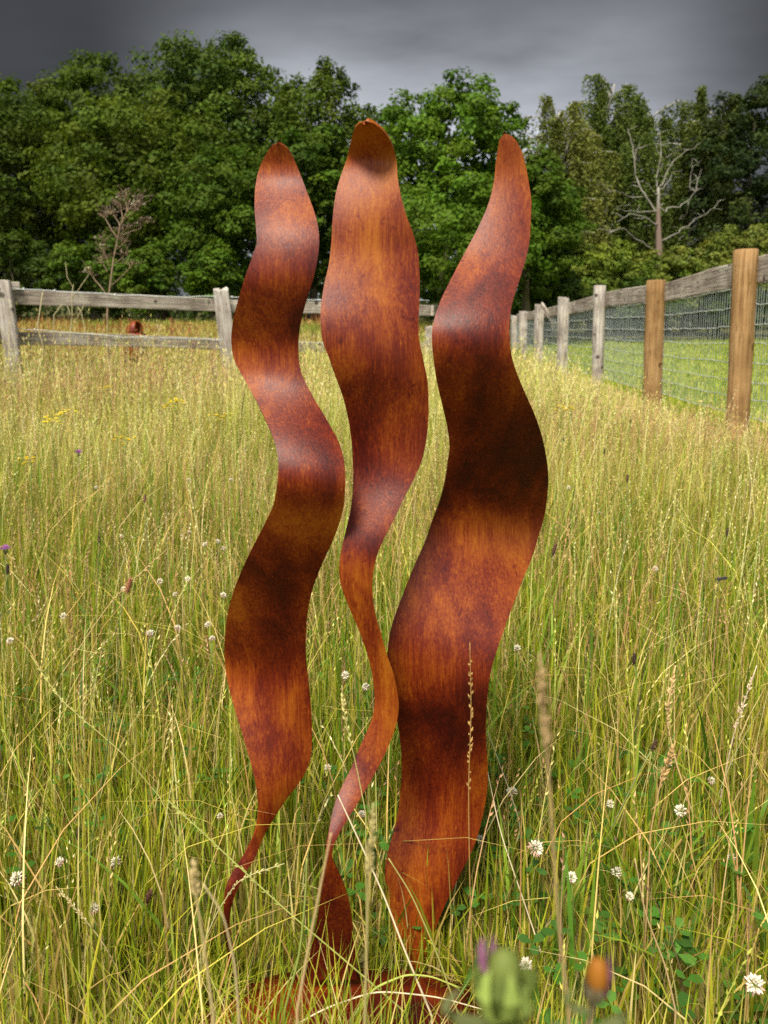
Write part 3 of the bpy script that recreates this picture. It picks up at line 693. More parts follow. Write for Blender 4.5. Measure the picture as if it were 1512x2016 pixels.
# ------------------------------------------------------------------ sculpture
def hermite(xs, ys, x):
    xs = np.asarray(xs, float); ys = np.asarray(ys, float)
    h = np.diff(xs); d = np.diff(ys) / h; m = np.zeros(len(xs)); m[0], m[-1] = d[0], d[-1]
    m[1:-1] = (d[:-1] * h[1:] + d[1:] * h[:-1]) / (h[:-1] + h[1:])
    k = np.clip(np.searchsorted(xs, x) - 1, 0, len(h) - 1); t = (x - xs[k]) / h[k]
    return (2 * t**3 - 3 * t**2 + 1) * ys[k] + (t**3 - 2 * t**2 + t) * h[k] * m[k] + (-2 * t**3 + 3 * t**2) * ys[k + 1] + (t**3 - t**2) * h[k] * m[k + 1]
B1L = [(281,546),(284,539),(289,534),(300,526),(312,519),(330,511),(359,504),(405,501),(451,504),(479,505),(498,499),(544,483),(590,469),(637,458),(683,456),(711,462),(738,476),(775,497),(822,521),(868,540),(900,547),(940,547),(972,543),(1000,536),(1028,523),(1065,504),(1111,481),(1158,462),(1204,449),(1250,443),(1297,442),(1343,448),(1389,460),(1435,474),(1482,488),(1528,500),(1560,506),(1595,509),(1622,507),(1653,498),(1680,483),(1712,461),(1738,448),(1764,442),(1796,441),(1828,440),(1865,445),(1930,452)]
B1R = [(281,546),(284,554),(289,562),(300,571),(312,578),(340,590),(382,606),(428,622),(461,628),(498,627),(544,618),(590,604),(637,592),(683,587),(729,592),(775,613),(822,641),(868,666),(900,676),(940,680),(972,679),(1000,676),(1028,669),(1065,655),(1111,634),(1158,616),(1204,606),(1250,602),(1297,602),(1343,607),(1389,612),(1435,614),(1482,613),(1505,608),(1528,597),(1553,580),(1579,560),(1606,543),(1632,527),(1659,514),(1685,504),(1712,488),(1738,474),(1764,462),(1796,454),(1817,452),(1844,456),(1865,460),(1930,472)]
B2L = [(238,719),(241,710),(248,702),(266,694),(290,688),(312,683),(340,673),(377,662),(428,655),(479,652),(516,648),(562,638),(600,632),(637,631),(674,636),(706,648),(738,659),(775,673),(822,685),(868,692),(900,694),(926,695),(972,694),(1009,689),(1056,678),(1093,670),(1130,668),(1158,673),(1195,687),(1232,703),(1269,717),(1306,728),(1343,735),(1389,737),(1412,733),(1436,724),(1473,707),(1510,692),(1553,671),(1579,660),(1606,653),(1632,648),(1659,643),(1685,640),(1712,637),(1764,631),(1817,623),(1870,612),(1930,600)]
B2R = [(238,719),(241,731),(248,743),(266,761),(285,772),(312,780),(350,783),(387,790),(424,800),(461,814),(498,823),(544,826),(590,826),(637,824),(664,825),(706,833),(752,842),(799,844),(845,842),(880,837),(908,830),(945,814),(982,794),(1019,777),(1065,754),(1102,740),(1139,734),(1176,734),(1213,740),(1250,751),(1287,761),(1324,774),(1361,782),(1389,785),(1417,782),(1445,774),(1482,759),(1519,740),(1553,721),(1579,705),(1606,689),(1632,673),(1653,662),(1675,654),(1695,656),(1712,664),(1738,675),(1764,684),(1817,694),(1865,699),(1930,702)]
B3L = [(264,997),(267,990),(271,986),(289,981),(322,976),(359,972),(405,960),(442,944),(479,925),(516,905),(553,886),(590,868),(618,858),(646,851),(683,851),(720,855),(757,861),(803,872),(850,882),(887,885),(908,882),(945,877),(991,865),(1028,851),(1065,838),(1102,821),(1139,805),(1176,791),(1213,777),(1250,767),(1287,763),(1315,765),(1360,771),(1410,780),(1454,787),(1500,791),(1553,789),(1595,784),(1632,776),(1664,767),(1701,759),(1738,758),(1775,763),(1817,772),(1860,787),(1886,800),(1930,822)]
B3R = [(264,997),(267,1006),(271,1011),(289,1023),(322,1034),(359,1041),(396,1046),(433,1045),(470,1043),(507,1036),(544,1025),(581,1013),(609,1006),(637,1003),(674,1004),(711,1010),(748,1023),(785,1039),(822,1055),(859,1067),(896,1075),(926,1079),(972,1078),(1019,1071),(1056,1060),(1102,1046),(1139,1030),(1176,1016),(1213,1002),(1250,989),(1287,976),(1324,966),(1361,961),(1408,957),(1454,957),(1500,960),(1542,960),(1579,956),(1616,948),(1653,938),(1690,922),(1727,903),(1764,885),(1796,870),(1828,858),(1860,845),(1886,837),(1930,822)]
# lean of the sheet along its length at the left and right edge: positive faces the sky, negative faces the ground
S1L = [(281,-.25),(330,-.25),(365,.75),(425,.65),(475,.25),(540,-.05),(580,-.3),(660,-.35),(710,.1),(750,.75),(830,.65),(880,.25),(930,-.1),(980,-.5),(1150,-.6),(1290,-.5),(1350,.30),(1440,.30),(1520,.0),(1600,-.1),(1680,.4),(1740,.3),(1800,-.3),(1930,-.2)]
S1R = [(281,-.25),(330,-.1),(365,.45),(425,.55),(475,.15),(540,-.1),(580,-.25),(660,-.3),(720,-.15),(780,-.05),(830,.25),(880,.25),(930,-.05),(980,-.45),(1150,-.6),(1290,-.5),(1360,-.5),(1440,-.4),(1520,-.1),(1600,-.1),(1680,.3),(1740,.2),(1800,-.3),(1930,-.2)]
S2L = [(238,-.6),(300,-.45),(335,.35),(420,.25),(470,.05),(520,.25),(600,.35),(640,.0),(690,-.15),(760,-.38),(850,-.25),(920,-.05),(980,.3),(1050,.25),(1100,.0),(1200,-.1),(1330,-.12),(1400,0),(1480,.15),(1560,.4),(1640,.35),(1690,-.2),(1800,-.45),(1930,-.3)]
S2R = [(238,-.6),(300,-.45),(335,.3),(420,-.05),(470,-.15),(520,.1),(600,.3),(640,.3),(690,.15),(760,.0),(850,.12),(920,.2),(960,.45),(1050,.3),(1100,.0),(1200,-.12),(1330,-.1),(1400,-.05),(1480,.15),(1560,.4),(1640,.35),(1690,-.2),(1800,-.45),(1930,-.3)]
S3L = [(264,-.15),(330,-.1),(370,.1),(480,.2),(520,.5),(600,.4),(650,-.05),(710,-.4),(800,-.55),(950,-.55),(1030,-.55),(1100,-.4),(1200,-.45),(1300,-.55),(1400,-.55),(1500,-.45),(1560,-.2),(1660,.1),(1800,.1),(1930,.1)]
S3R = [(264,-.1),(330,-.05),(370,.1),(480,.2),(520,.5),(600,.4),(650,-.05),(710,-.35),(800,-.6),(950,-.6),(1010,-.3),(1060,.5),(1150,.75),(1250,.7),(1320,.3),(1400,-.15),(1500,-.2),(1560,-.15),(1660,.0),(1800,.1),(1930,.1)]
FOOT = Vector((-0.055, 1.02, 0.0))
def ribbon(root, tl, tr, sl, sr, D0, bow, mat, label, th=.0045):
    y0, y1 = tl[0][0], tl[-1][0]
    ys = np.concatenate([y0 + np.array([0, 1, 2, 3.5, 5, 7, 9.5, 12.5]), np.arange(y0 + 17, y1 + 1, 6.0)])
    L_ = hermite(*zip(*tl), ys); R_ = hermite(*zip(*tr), ys); R_ = np.maximum(R_, L_ + .6)
    yy = np.arange(y0, y1 + 1.0)
    def depth(tab):
        s = np.interp(yy, *zip(*tab)); k = np.exp(-np.linspace(-2.2, 2.2, 111)**2); k /= k.sum()
        s = np.convolve(np.pad(s, 55, mode='edge'), k, 'valid')
        s = np.where(s > 0, s * .62, s * 1.1)
        step = D0 / FPX
        d = np.cumsum(s[::-1])[::-1] * step                    # rising along the strip moves it away by its lean
        d -= d[-1]
        return np.interp(ys, yy, d)
    dl, dr = depth(sl), depth(sr)
    def lowpass(v, sig):
        k = int(sig * 2.5 / 6); kk = np.exp(-(np.arange(-k, k + 1) * 6 / sig)**2 / 2); kk /= kk.sum()
        return np.convolve(np.pad(v, k, mode='edge'), kk, 'valid')
    tw = dl - dr; tw = (tw - lowpass(tw, 200)) * 1.3; lim = .055; tw = lim * np.tanh(tw / lim)
    mid = (dl + dr) / 2
    mid = (mid - lowpass(mid, 330)) * 2.0
    # remove slow drift so that the strip stands over its foot
    h = (ys - y0) / (y1 - y0); mid = mid - mid[-1] * h**3
    W = 13; n = len(ys); P = np.zeros((n, W, 3))
    for i in range(n):
        for j in range(W):
            u = j / (W - 1); s = 2 * u - 1
            wdt = (R_[i] - L_[i]) / FPX * D0
            Y = D0 + mid[i] + tw[i] / 2 * -s - bow * (1 - s * s) * wdt
            P[i, j] = at(L_[i] + (R_[i] - L_[i]) * u, ys[i], Y)
    du = np.gradient(P, axis=1); dv = np.gradient(P, axis=0)
    Nn = np.cross(dv, du); Nn /= np.linalg.norm(Nn, axis=2)[..., None] + 1e-12
    Nn[Nn[..., 1] > 0] *= -1
    g = Geo(); i, j = np.meshgrid(np.arange(n - 1), np.arange(W - 1), indexing='ij')
    Q = np.stack([i * W + j, (i + 1) * W + j, (i + 1) * W + j + 1, i * W + j + 1], -1).reshape(-1, 4)
    Bk = P - Nn * th
    g.add(P.reshape(-1, 3), Q); g.add(Bk.reshape(-1, 3), Q[:, ::-1])
    for e in (0, W - 1):
        E = np.concatenate([P[:, e], Bk[:, e]]); k = np.arange(n - 1)
        q = np.stack([k, k + 1, n + k + 1, n + k], -1); g.add(E, q if e else q[:, ::-1])
    me = g.mesh('ribbon', root.location, True); me.materials.append(mat)
    o = link('ribbon', me, root); tag(o, label); return o
def sculpture():
    root = empty('flame_sculpture', FOOT)
    ribbon(root, B1L, B1R, S1L, S1R, 1.035, .05, rust_mat('rusted_steel', -.01, 31.0), 'left rusted ribbon with a pale shiny patch near its tip')
    ribbon(root, B2L, B2R, S2L, S2R, 1.000, .05, rust_mat('rusted_steel_middle', .005, 4.3), 'tallest middle ribbon narrowing to a twisted stalk')
    ribbon(root, B3L, B3R, S3L, S3R, 1.055, .05, rust_mat('rusted_steel_right', -.005, 7.9), 'widest right ribbon with a pointed tip')
    # base plate: an oval of thick rusted sheet with a turned-down rim, slightly buckled
    m = 48; rings = [(1.0, -.075), (1.0, -.008), (.985, 0), (.7, .004), (.35, .010), (0.02, .012)]; V, Q = [], []
    c = Vector((-.050, .925, .026)); rx, ry = .235, .130
    for (f, z) in rings:
        for k in range(m):
            a = 6.28318 * k / m; wv = 1 + .02 * math.sin(3 * a + 1) + .012 * math.sin(7 * a)
            V.append((c.x + math.cos(a) * rx * f * wv, c.y + math.sin(a) * ry * f * wv, c.z + z + .006 * math.sin(2 * a + .7) * f))
    for i in range(len(rings) - 1):
        for k in range(m): Q.append((i * m + k, i * m + (k + 1) % m, (i + 1) * m + (k + 1) % m, (i + 1) * m + k))
    g = Geo(); g.add(V, Q); me = g.mesh('base_plate', root.location, True); me.materials.append(rust_mat('rusted_base', -.06, 12.0)); link('base_plate', me, root)
    tag(root, 'three tall wavy rusted steel ribbons rising like flames from the grass', 'sculpture')
sculpture()

# small rusted sculpture lying in the grass beyond the rail fence
def far_sculpture():
    D = 15.0; c = at(265, 650, D); s = 34 / FPX * D / 2
    gzv = gz(c.x, c.y); root = empty('rusty_dome_sculpture', (c.x, c.y, gzv))
    mt = rust_mat('rusted_far', .02, 20.0); top = at(265, 631, D).z; bot = gzv - .05
    # hood: an arched shell open at the lower right
    V, Q = [], []; nu, nv = 18, 10; zc = at(265, 655, D).z
    for i in range(nv + 1):
        b = math.pi / 2 * i / nv
        for k in range(nu + 1):
            a = -.15 + 4.6 * k / nu + .55
            V.append((c.x + math.cos(a) * math.cos(b) * s * 1.0 + (s * .18 * math.sin(b)), c.y + math.sin(a) * math.cos(b) * s * .9, zc + math.sin(b) * (top - zc)))
    for i in range(nv):
        for k in range(nu): Q.append((i * (nu + 1) + k, i * (nu + 1) + k + 1, (i + 1) * (nu + 1) + k + 1, (i + 1) * (nu + 1) + k))
    g = Geo(); g.add(V, Q); me = g.mesh('hood', root.location, True); me.materials.append(mt); o = link('hood', me, root)
    md = o.modifiers.new('thick', 'SOLIDIFY'); md.thickness = .02
    g = Geo(); g.ellipsoid((c.x + .02, c.y - .06, zc + .03), (s * .42, s * .4, s * .42), (1, 1, 1), 14, 8); me = g.mesh('ball', root.location, True); me.materials.append(mt); link('ball', me, root)
    g = Geo(); g.tube([(c.x, c.y, bot), (c.x, c.y, zc - .06), (c.x, c.y, zc - .02), (c.x, c.y, zc)], [s * 1.35, s * 1.35, s * 1.30, s * .9], 24); me = g.mesh('drum', root.location, True); me.materials.append(mt); link('drum', me, root)
    tag(root, 'small rusty dome shaped sculpture in the field behind the rail fence', 'sculpture')
far_sculpture()

# ------------------------------------------------------------------ grass
def noise2(x, y, s=1.0, seed=0.0):
    x = np.asarray(x) * s; y = np.asarray(y) * s
    return (np.sin(x * 1.3 + 2.1 * np.sin(y * .9 + seed) + seed) + np.sin(y * 1.7 + 1.8 * np.sin(x * 1.1 + seed * 2)) + np.sin((x + y) * .7 + seed * 3)) / 3
def blades(n, base, h, width, lean_dir, bend, c0, c1, segs, face=None):
    """tapered bent strips; c0 colour at the foot, c1 at the tip"""
    t = np.linspace(0, 1, segs + 1)[None, :, None]
    ld = np.stack([np.cos(lean_dir), np.sin(lean_dir), np.zeros(n)], 1)[:, None]
    H = h[:, None, None]; b = bend[:, None, None]
    ctr = base[:, None] + ld * H * (b * t**1.7) + np.array([0, 0, 1.0]) * H * (t - .42 * np.minimum(b, 1.4) * t**2.4)
    fa = (lean_dir + np.pi / 2 if face is None else face); wd = np.stack([np.cos(fa), np.sin(fa), np.zeros(n)], 1)[:, None]
    ww = width[:, None, None] * (1 - t**2.2) * .5
    Lf = ctr - wd * ww; Rt = ctr + wd * ww
    V = np.stack([Lf[:, :-1], Rt[:, :-1]], 2).reshape(n, segs * 2, 3)
    V = np.concatenate([V, ctr[:, -1:]], 1)
    nv = segs * 2 + 1
    k = np.arange(segs - 1); q = np.stack([2 * k, 2 * k + 1, 2 * k + 3, 2 * k + 2], 1)
    off = (np.arange(n) * nv)[:, None, None]
    Q = (q[None] + off).reshape(-1, 4) if segs > 1 else np.zeros((0, 4), int)
    T = (np.array([[2 * segs - 2, 2 * segs - 1, 2 * segs]])[None] + off).reshape(-1, 3)
    tv = np.concatenate([np.repeat(np.linspace(0, 1, segs + 1)[:-1], 2), [1.0]])[None, :, None]
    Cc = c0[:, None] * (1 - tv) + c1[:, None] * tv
    return V.reshape(-1, 3), Q, T, Cc.reshape(-1, 3), ctr

def scatter(dens, ymin, ymax, side=.55, extra=.9):
    """points in the view wedge with density per square metre dens(Y)"""
    ys = np.linspace(ymin, ymax, 400); wdt = 2 * (side * ys + extra); f = dens(ys) * wdt
    cdf = np.concatenate([[0], np.cumsum((f[1:] + f[:-1]) / 2 * np.diff(ys))]); n = int(cdf[-1])
    y = np.interp(rng.random(n) * cdf[-1], cdf, ys); x = (rng.random(n) * 2 - 1) * (side * y + extra)
    return x, y
def plate_mask(x, y, pad=0.0):
    return (((x + .05) / (.238 + pad))**2 + ((y - .925) / (.133 + pad))**2) > 1
def left_line(x):            # depth of the rail fence at x
    return np.interp(x, [-5, -3.75, -1.99, .65, 3.6], [6.3, 7.6, 9.3, 11.0, 22.5])
def hmean(x, y):
    h = np.interp(y, [.5, .9, 1.3, 2.0, 3.2, 4.5, 9, 12], [.24, .26, .27, .33, .40, .46, .50, .48])
    h = h * (1 + .20 * noise2(x, y, 1.6, 1.0))
    r = sstep(1.0, 2.4, x - .05 * y) * sstep(3, 6, y)
    h = h * (1 + .22 * noise2(x, y, 5.3, 2.0) + .12 * noise2(x, y, 11.0, 5.0))
    return h * (1 - .62 * r)

GREENS = np.array([[0.190, 0.245, 0.012], [0.280, 0.310, 0.018], [0.115, 0.175, 0.012], [0.380, 0.365, 0.030]])
STRAWS = np.array([[0.52, 0.40, 0.120], [0.45, 0.31, 0.100], [0.60, 0.49, 0.210], [0.40, 0.25, 0.090], [0.48, 0.41, 0.075]])
def mixcols(n, pal, jit=.2):
    c = pal[rng.integers(0, len(pal), n)]; return c * rng.uniform(1 - jit, 1 + jit, (n, 1)) * rng.uniform(.93, 1.07, (n, 3))

def meadow():
    g = Geo()
    # leaf blades, dense close by, coarser and strawier further off
    x, y = scatter(lambda Y: np.interp(Y, [.45, .8, 1.5, 2.2, 3.5, 6, 12], [1400, 6000, 7800, 6200, 4100, 2300, 1150]), .45, 12.2)
    keep = plate_mask(x, y, -.02) & (y < left_line(x) + .4) & (x < fence_x(y) + .15)
    x, y = x[keep], y[keep]; n = len(x)
    # a good third of the blades stand in tussocks
    o_ = np.argsort(y); x, y = x[o_], y[o_]; ce = np.arange(0, n, 45); mem = rng.random(n) < .38
    ci = ce[np.clip((np.arange(n) // 45) + rng.integers(-2, 3, n), 0, len(ce) - 1)]; sp = .012 + .012 * y
    xt, yt = x[ci] + rng.normal(0, 1, n) * sp, y[ci] + rng.normal(0, 1, n) * sp; ok = mem & plate_mask(xt, yt, 0)
    x, y = np.where(ok, xt, x), np.where(ok, yt, y); tuft = np.where(ok, rng.uniform(-1, 1, n)[ci], 0.0)
    z = terrain(x, y)
    hm = hmean(x, y) * (1 + .22 * tuft); far = sstep(1.6, 5.0, y)
    h = hm * rng.uniform(.35, 1.15, n); h = np.where(y < .95, np.minimum(h, .27), h)
    low = (np.abs(x + .06) < .25) & (y > .74) & (y < 1.07) & (rng.random(n) < .8); h = np.where(low, np.minimum(h, .11), h)
    pst = np.clip(.36 + .20 * far + .42 * noise2(x, y, 1.1, 4.0) + .16 * noise2(x, y, 3.1, 9.0) + .25 * tuft, .04, .88)
    isst = rng.random(n) < pst
    cg = mixcols(n, GREENS, .25); cs = mixcols(n, STRAWS, .2)
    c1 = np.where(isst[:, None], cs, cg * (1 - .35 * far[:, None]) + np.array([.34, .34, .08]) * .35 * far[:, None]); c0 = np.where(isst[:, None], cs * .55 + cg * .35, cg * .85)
    wd = np.maximum(rng.uniform(.0020, .0060, n), .00078 * y) * np.where(isst, .75, 1)
    ld = rng.uniform(0, 6.283, n); bend = np.abs(rng.normal(.20, .22, n))
    near = y < 2.2
    for msk, sg in ((near, 4), (~near, 2)):
        i = np.where(msk)[0]
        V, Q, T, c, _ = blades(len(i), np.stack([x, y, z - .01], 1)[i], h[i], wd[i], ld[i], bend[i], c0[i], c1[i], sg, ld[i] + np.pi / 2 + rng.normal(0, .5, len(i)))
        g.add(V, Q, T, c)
    # a denser fringe round the base plate
    n = 2600; a = rng.uniform(0, 6.283, n); k = rng.uniform(.93, 1.35, n); x = -.05 + np.cos(a) * .238 * k; y = .925 + np.sin(a) * .133 * k
    n2 = 1500; x = np.concatenate([x, rng.uniform(-.42, .30, n2)]); y = np.concatenate([y, rng.uniform(.60, .79, n2)]); n = len(x)
    keep = ~((y > .85) & (np.abs(x + .06) < .2) & (rng.random(n) < .6)); x, y = x[keep], y[keep]; n = len(x)
    h = np.where(y < .80, rng.uniform(.16, .33, n) * np.where(x > .02, .80, 1), rng.uniform(.05, .15, n)); ld = rng.uniform(0, 6.283, n); c = np.where((rng.random(n) < .3)[:, None], mixcols(n, STRAWS, .2), mixcols(n, GREENS, .25))
    V, Q, T, cc, _ = blades(n, np.stack([x, y, 0 * x - .01], 1), h, rng.uniform(.0018, .0042, n), ld, np.abs(rng.normal(.4, .3, n)), c * .9, c, 5, ld + np.pi / 2 + rng.normal(0, .5, n))
    g.add(V, Q, T, cc)
    o = link('meadow_grass', g.mesh('meadow_grass'), None, M_GRASS)
    tag(o, 'tangled green and straw coloured meadow grass around the sculpture', 'grass', kind='stuff')

def broad_leaves():
    g = Geo()
    x, y = scatter(lambda Y: np.interp(Y, [.9, 1.2, 2, 4, 7], [120, 330, 380, 200, 30]) , .9, 7)
    keep = plate_mask(x, y, .01) & (noise2(x, y, 1.9, 8.0) > -.25) & (x < fence_x(y)); x, y = x[keep], y[keep]; n = len(x)
    h = hmean(x, y) * rng.uniform(.6, 1.25, n); ld = rng.uniform(0, 6.28, n)
    c = mixcols(n, np.array([[.12, .225, .018], [.17, .27, .025], [.085, .17, .018], [.22, .30, .03]]), .2)
    V, Q, T, cc, _ = blades(n, np.stack([x, y, terrain(x, y)], 1), h, np.maximum(rng.uniform(.006, .011, n), .0012 * y), ld, np.abs(rng.normal(.3, .25, n)), c * .9, c, 5, ld + np.pi / 2 + rng.normal(0, .4, n))
    g.add(V, Q, T, cc)
    n = 420; y = .95 + 2.6 * rng.random(n)**1.4; x = (rng.random(n) * 2 - 1) * (.55 * y + .2); keep = plate_mask(x, y, .05) & (noise2(x, y, 2.2, 5.0) > 0.1); x, y = x[keep], y[keep]; n = len(x); ld = rng.uniform(0, 6.28, n)
    c = mixcols(n, np.array([[.06, .14, .015], [.085, .18, .02], [.05, .11, .015]]), .2)
    V, Q, T, cc, _ = blades(n, np.stack([x, y, terrain(x, y)], 1), rng.uniform(.10, .22, n), rng.uniform(.014, .026, n), ld, np.abs(rng.normal(.6, .3, n)), c, c, 6)
    g.add(V, Q, T, cc)
    o = link('broad_grass_leaves', g.mesh('broad_grass_leaves'), None, M_GRASS)
    tag(o, 'wide fresh green grass leaves growing in patches through the meadow', 'grass', kind='stuff')

def seed_stems():
    g = Geo()
    x, y = scatter(lambda Y: np.interp(Y, [.5, .85, 1.2, 2, 3, 5, 8, 12], [20, 90, 200, 400, 520, 480, 370, 300]), .5, 12.0)
    keep = plate_mask(x, y, .02) & (y < left_line(x) + .5) & (x < fence_x(y) + .05) & ~((y < 1.0) & (np.abs(x + .02) < .20) & (rng.random(len(x)) < .85))
    x, y = x[keep], y[keep]; n = len(x); z = terrain(x, y)
    h = hmean(x, y) * rng.uniform(.85, 1.5, n) + .04; h = np.where(y < 1.4, np.minimum(h, .40), h)
    nf = sstep(-1.2, .2, y - left_line(x)) * (x < 1.5); h = h + nf * rng.uniform(-.05, .42, n) * (1.25 - .5 * sstep(-2.6, -1.6, x))
    ld = rng.normal(.4, 1.5, n); bend = np.abs(rng.normal(.13, .15, n))
    red = noise2(x, y, .8, 6.0) > .35
    pal = np.array([[.58, .47, .19], [.50, .38, .15], [.64, .57, .30], [.50, .47, .13], [.40, .40, .08], [.36, .39, .07]])
    c = mixcols(n, pal, .2); c = np.where((red & (rng.random(n) < .55))[:, None], mixcols(n, np.array([[.40, .21, .10], [.46, .28, .14], [.34, .20, .12]]), .2), c)
    c = np.where((rng.random(n) < .07)[:, None], mixcols(n, np.array([[.13, .085, .05], [.17, .15, .05]]), .2), c)
    wd = np.maximum(rng.uniform(.0014, .0024, n), .00060 * y)
    # spikelets: small pointed husks set alternately along the top of each stem
    kind = rng.random(n); X, Y_, Z_ = x, y, z
    for msk, sg, m, el_ in ((Y_ < 4.5, 6, 9, 1.0), (Y_ >= 4.5, 3, 4, 1.7)):
        ii = np.where(msk)[0]; nn = len(ii); x, y, z = X[ii], Y_[ii], Z_[ii]; kd = kind[ii]; ck = c[ii]
        V, Q, T, cc, ctr = blades(nn, np.stack([x, y, z], 1), h[ii], wd[ii] * 1.4, ld[ii], bend[ii], ck * np.array([.75, .9, .6]), ck, sg, rng.uniform(0, 6.28, nn))
        g.add(V, Q, T, cc)
        for k in range(m):
            u0 = .70 + .30 * k / (m - 1); f = u0 * sg; i0 = min(sg - 1, int(f)); p = ctr[:, i0] * (1 - (f - i0)) + ctr[:, i0 + 1] * (f - i0)
            ax = ctr[:, i0 + 1] - ctr[:, i0]; ax /= np.linalg.norm(ax, axis=1)[:, None] + 1e-9
            sd = np.cross(ax, rng.normal(size=(nn, 3))); sd /= np.linalg.norm(sd, axis=1)[:, None] + 1e-9
            spread = np.where(kd < .5, .0018, np.where(kd < .75, .010, .004)) * (1.25 - .75 * k / m) * np.maximum(1, y / 3.5)
            size = np.where(kd < .5, .0095, np.where(kd < .75, .0055, .008)) * np.maximum(1, y / 3.2) * el_
            pp = p + sd * (spread * rng.uniform(.3, 1.1, nn))[:, None]
            d = ax * .9 + sd * .45 / el_; d /= np.linalg.norm(d, axis=1)[:, None]
            q = np.cross(d, rng.normal(size=(nn, 3))); q /= np.linalg.norm(q, axis=1)[:, None] + 1e-9
            sz = size[:, None]
            VV = np.stack([pp - d * sz * .4, pp + q * sz * .17 / el_, pp + d * sz * .7, pp - q * sz * .17 / el_], 1).reshape(-1, 3)
            g.add(VV, np.arange(nn * 4).reshape(-1, 4), None, np.repeat(np.clip(ck * rng.uniform(.8, 1.25, (nn, 1)), 0, .75), 4, 0))
    o = link('seeding_grass_stems', g.mesh('seeding_grass_stems'), None, M_STRAW)
    tag(o, 'dry straw coloured seed stems standing above the meadow grass', 'grass', kind='stuff')

def thatch():
    """bent and fallen dry stalks lying through the meadow"""
    g = Geo()
    x, y = scatter(lambda Y: np.interp(Y, [.7, 1.2, 2, 4, 8], [90, 190, 200, 110, 40]), .7, 8)
    keep = plate_mask(x, y, .03); x, y = x[keep], y[keep]; n = len(x)
    h = rng.uniform(.12, .42, n); ld = rng.uniform(0, 6.28, n); c = mixcols(n, STRAWS * np.array([1, .97, .95]), .25)
    zz = terrain(x, y) + hmean(x, y) * rng.uniform(0, .6, n)
    V, Q, T, cc, _ = blades(n, np.stack([x, y, zz], 1), h, np.maximum(rng.uniform(.0015, .003, n), .0006 * y), ld, rng.uniform(.3, 1.2, n), c, c, 4, ld + np.pi / 2 + rng.normal(0, .6, n))
    keep_y = np.ones(n, bool); g.add(V, Q, T, cc)
    o = link('fallen_straw', g.mesh('fallen_straw'), None, M_STRAW)
    tag(o, 'bent dry stalks lying tangled in the meadow', 'dry grass', kind='stuff')

def pasture():
    g = Geo()
    n = 42000; y = 4.0 + 32 * rng.random(n)**1.5; x = fence_x(y) + .05 + rng.random(n)**1.3 * (1.5 + .32 * y)
    h = rng.uniform(.04, .11, n) * (1 + .02 * y); edge = np.exp(-np.maximum(0, x - fence_x(y)) / .5); h = h * (1 + 2.0 * edge * rng.random(n))
    c = mixcols(n, np.array([[.21, .28, .022], [.27, .31, .03], [.16, .24, .02], [.34, .34, .06]]), .2)
    V, Q, T, cc, _ = blades(n, np.stack([x, y, terrain(x, y)], 1), h, np.maximum(.004, .0011 * y), rng.uniform(0, 6.28, n), np.abs(rng.normal(.3, .3, n)), c * .9, c, 2)
    g.add(V, Q, T, cc)
    o = link('pasture_grass', g.mesh('pasture_grass'), None, M_GRASS)
    tag(o, 'short yellow green grazed grass in the field beyond the wire fence', 'grass', kind='stuff')

def rough_strip():
    g = Geo()
    n = 34000; y = 9 + 20 * rng.random(n)**1.2; x = -.62 * y + rng.random(n) * (.62 * y + 3.2)
    keep = (y > left_line(x) + .3) & (x < fence_x(y) - .2); x, y = x[keep], y[keep]; n = len(x)
    h = rng.uniform(.10, .34, n) * (1 - .35 * sstep(12, 16, y)) + .16 * sstep(20, 28, y) * rng.random(n)
    gold = noise2(x, y, .5, 3.0) > -.15
    c = np.where(gold[:, None], mixcols(n, np.array([[.40, .31, .09], [.34, .29, .07], [.44, .38, .12], [.30, .16, .05]]), .2), mixcols(n, np.array([[.20, .24, .04], [.26, .27, .05]]), .2))
    rust = (y > 22) & (rng.random(n) < .22 * (noise2(x, y, .7, 9.0) > 0)); c = np.where(rust[:, None], mixcols(n, np.array([[.24, .085, .03], [.30, .12, .04]]), .2), c); h = np.where(rust, h * 1.7, h)
    V, Q, T, cc, _ = blades(n, np.stack([x, y, terrain(x, y)], 1), h, .0013 * y, rng.uniform(0, 6.28, n), np.abs(rng.normal(.2, .25, n)), c * .9, c, 2)
    g.add(V, Q, T, cc)
    o = link('rough_grass', g.mesh('rough_grass'), None, M_GRASS)
    tag(o, 'golden rough grass strip between the rail fence and the trees', 'grass', kind='stuff')

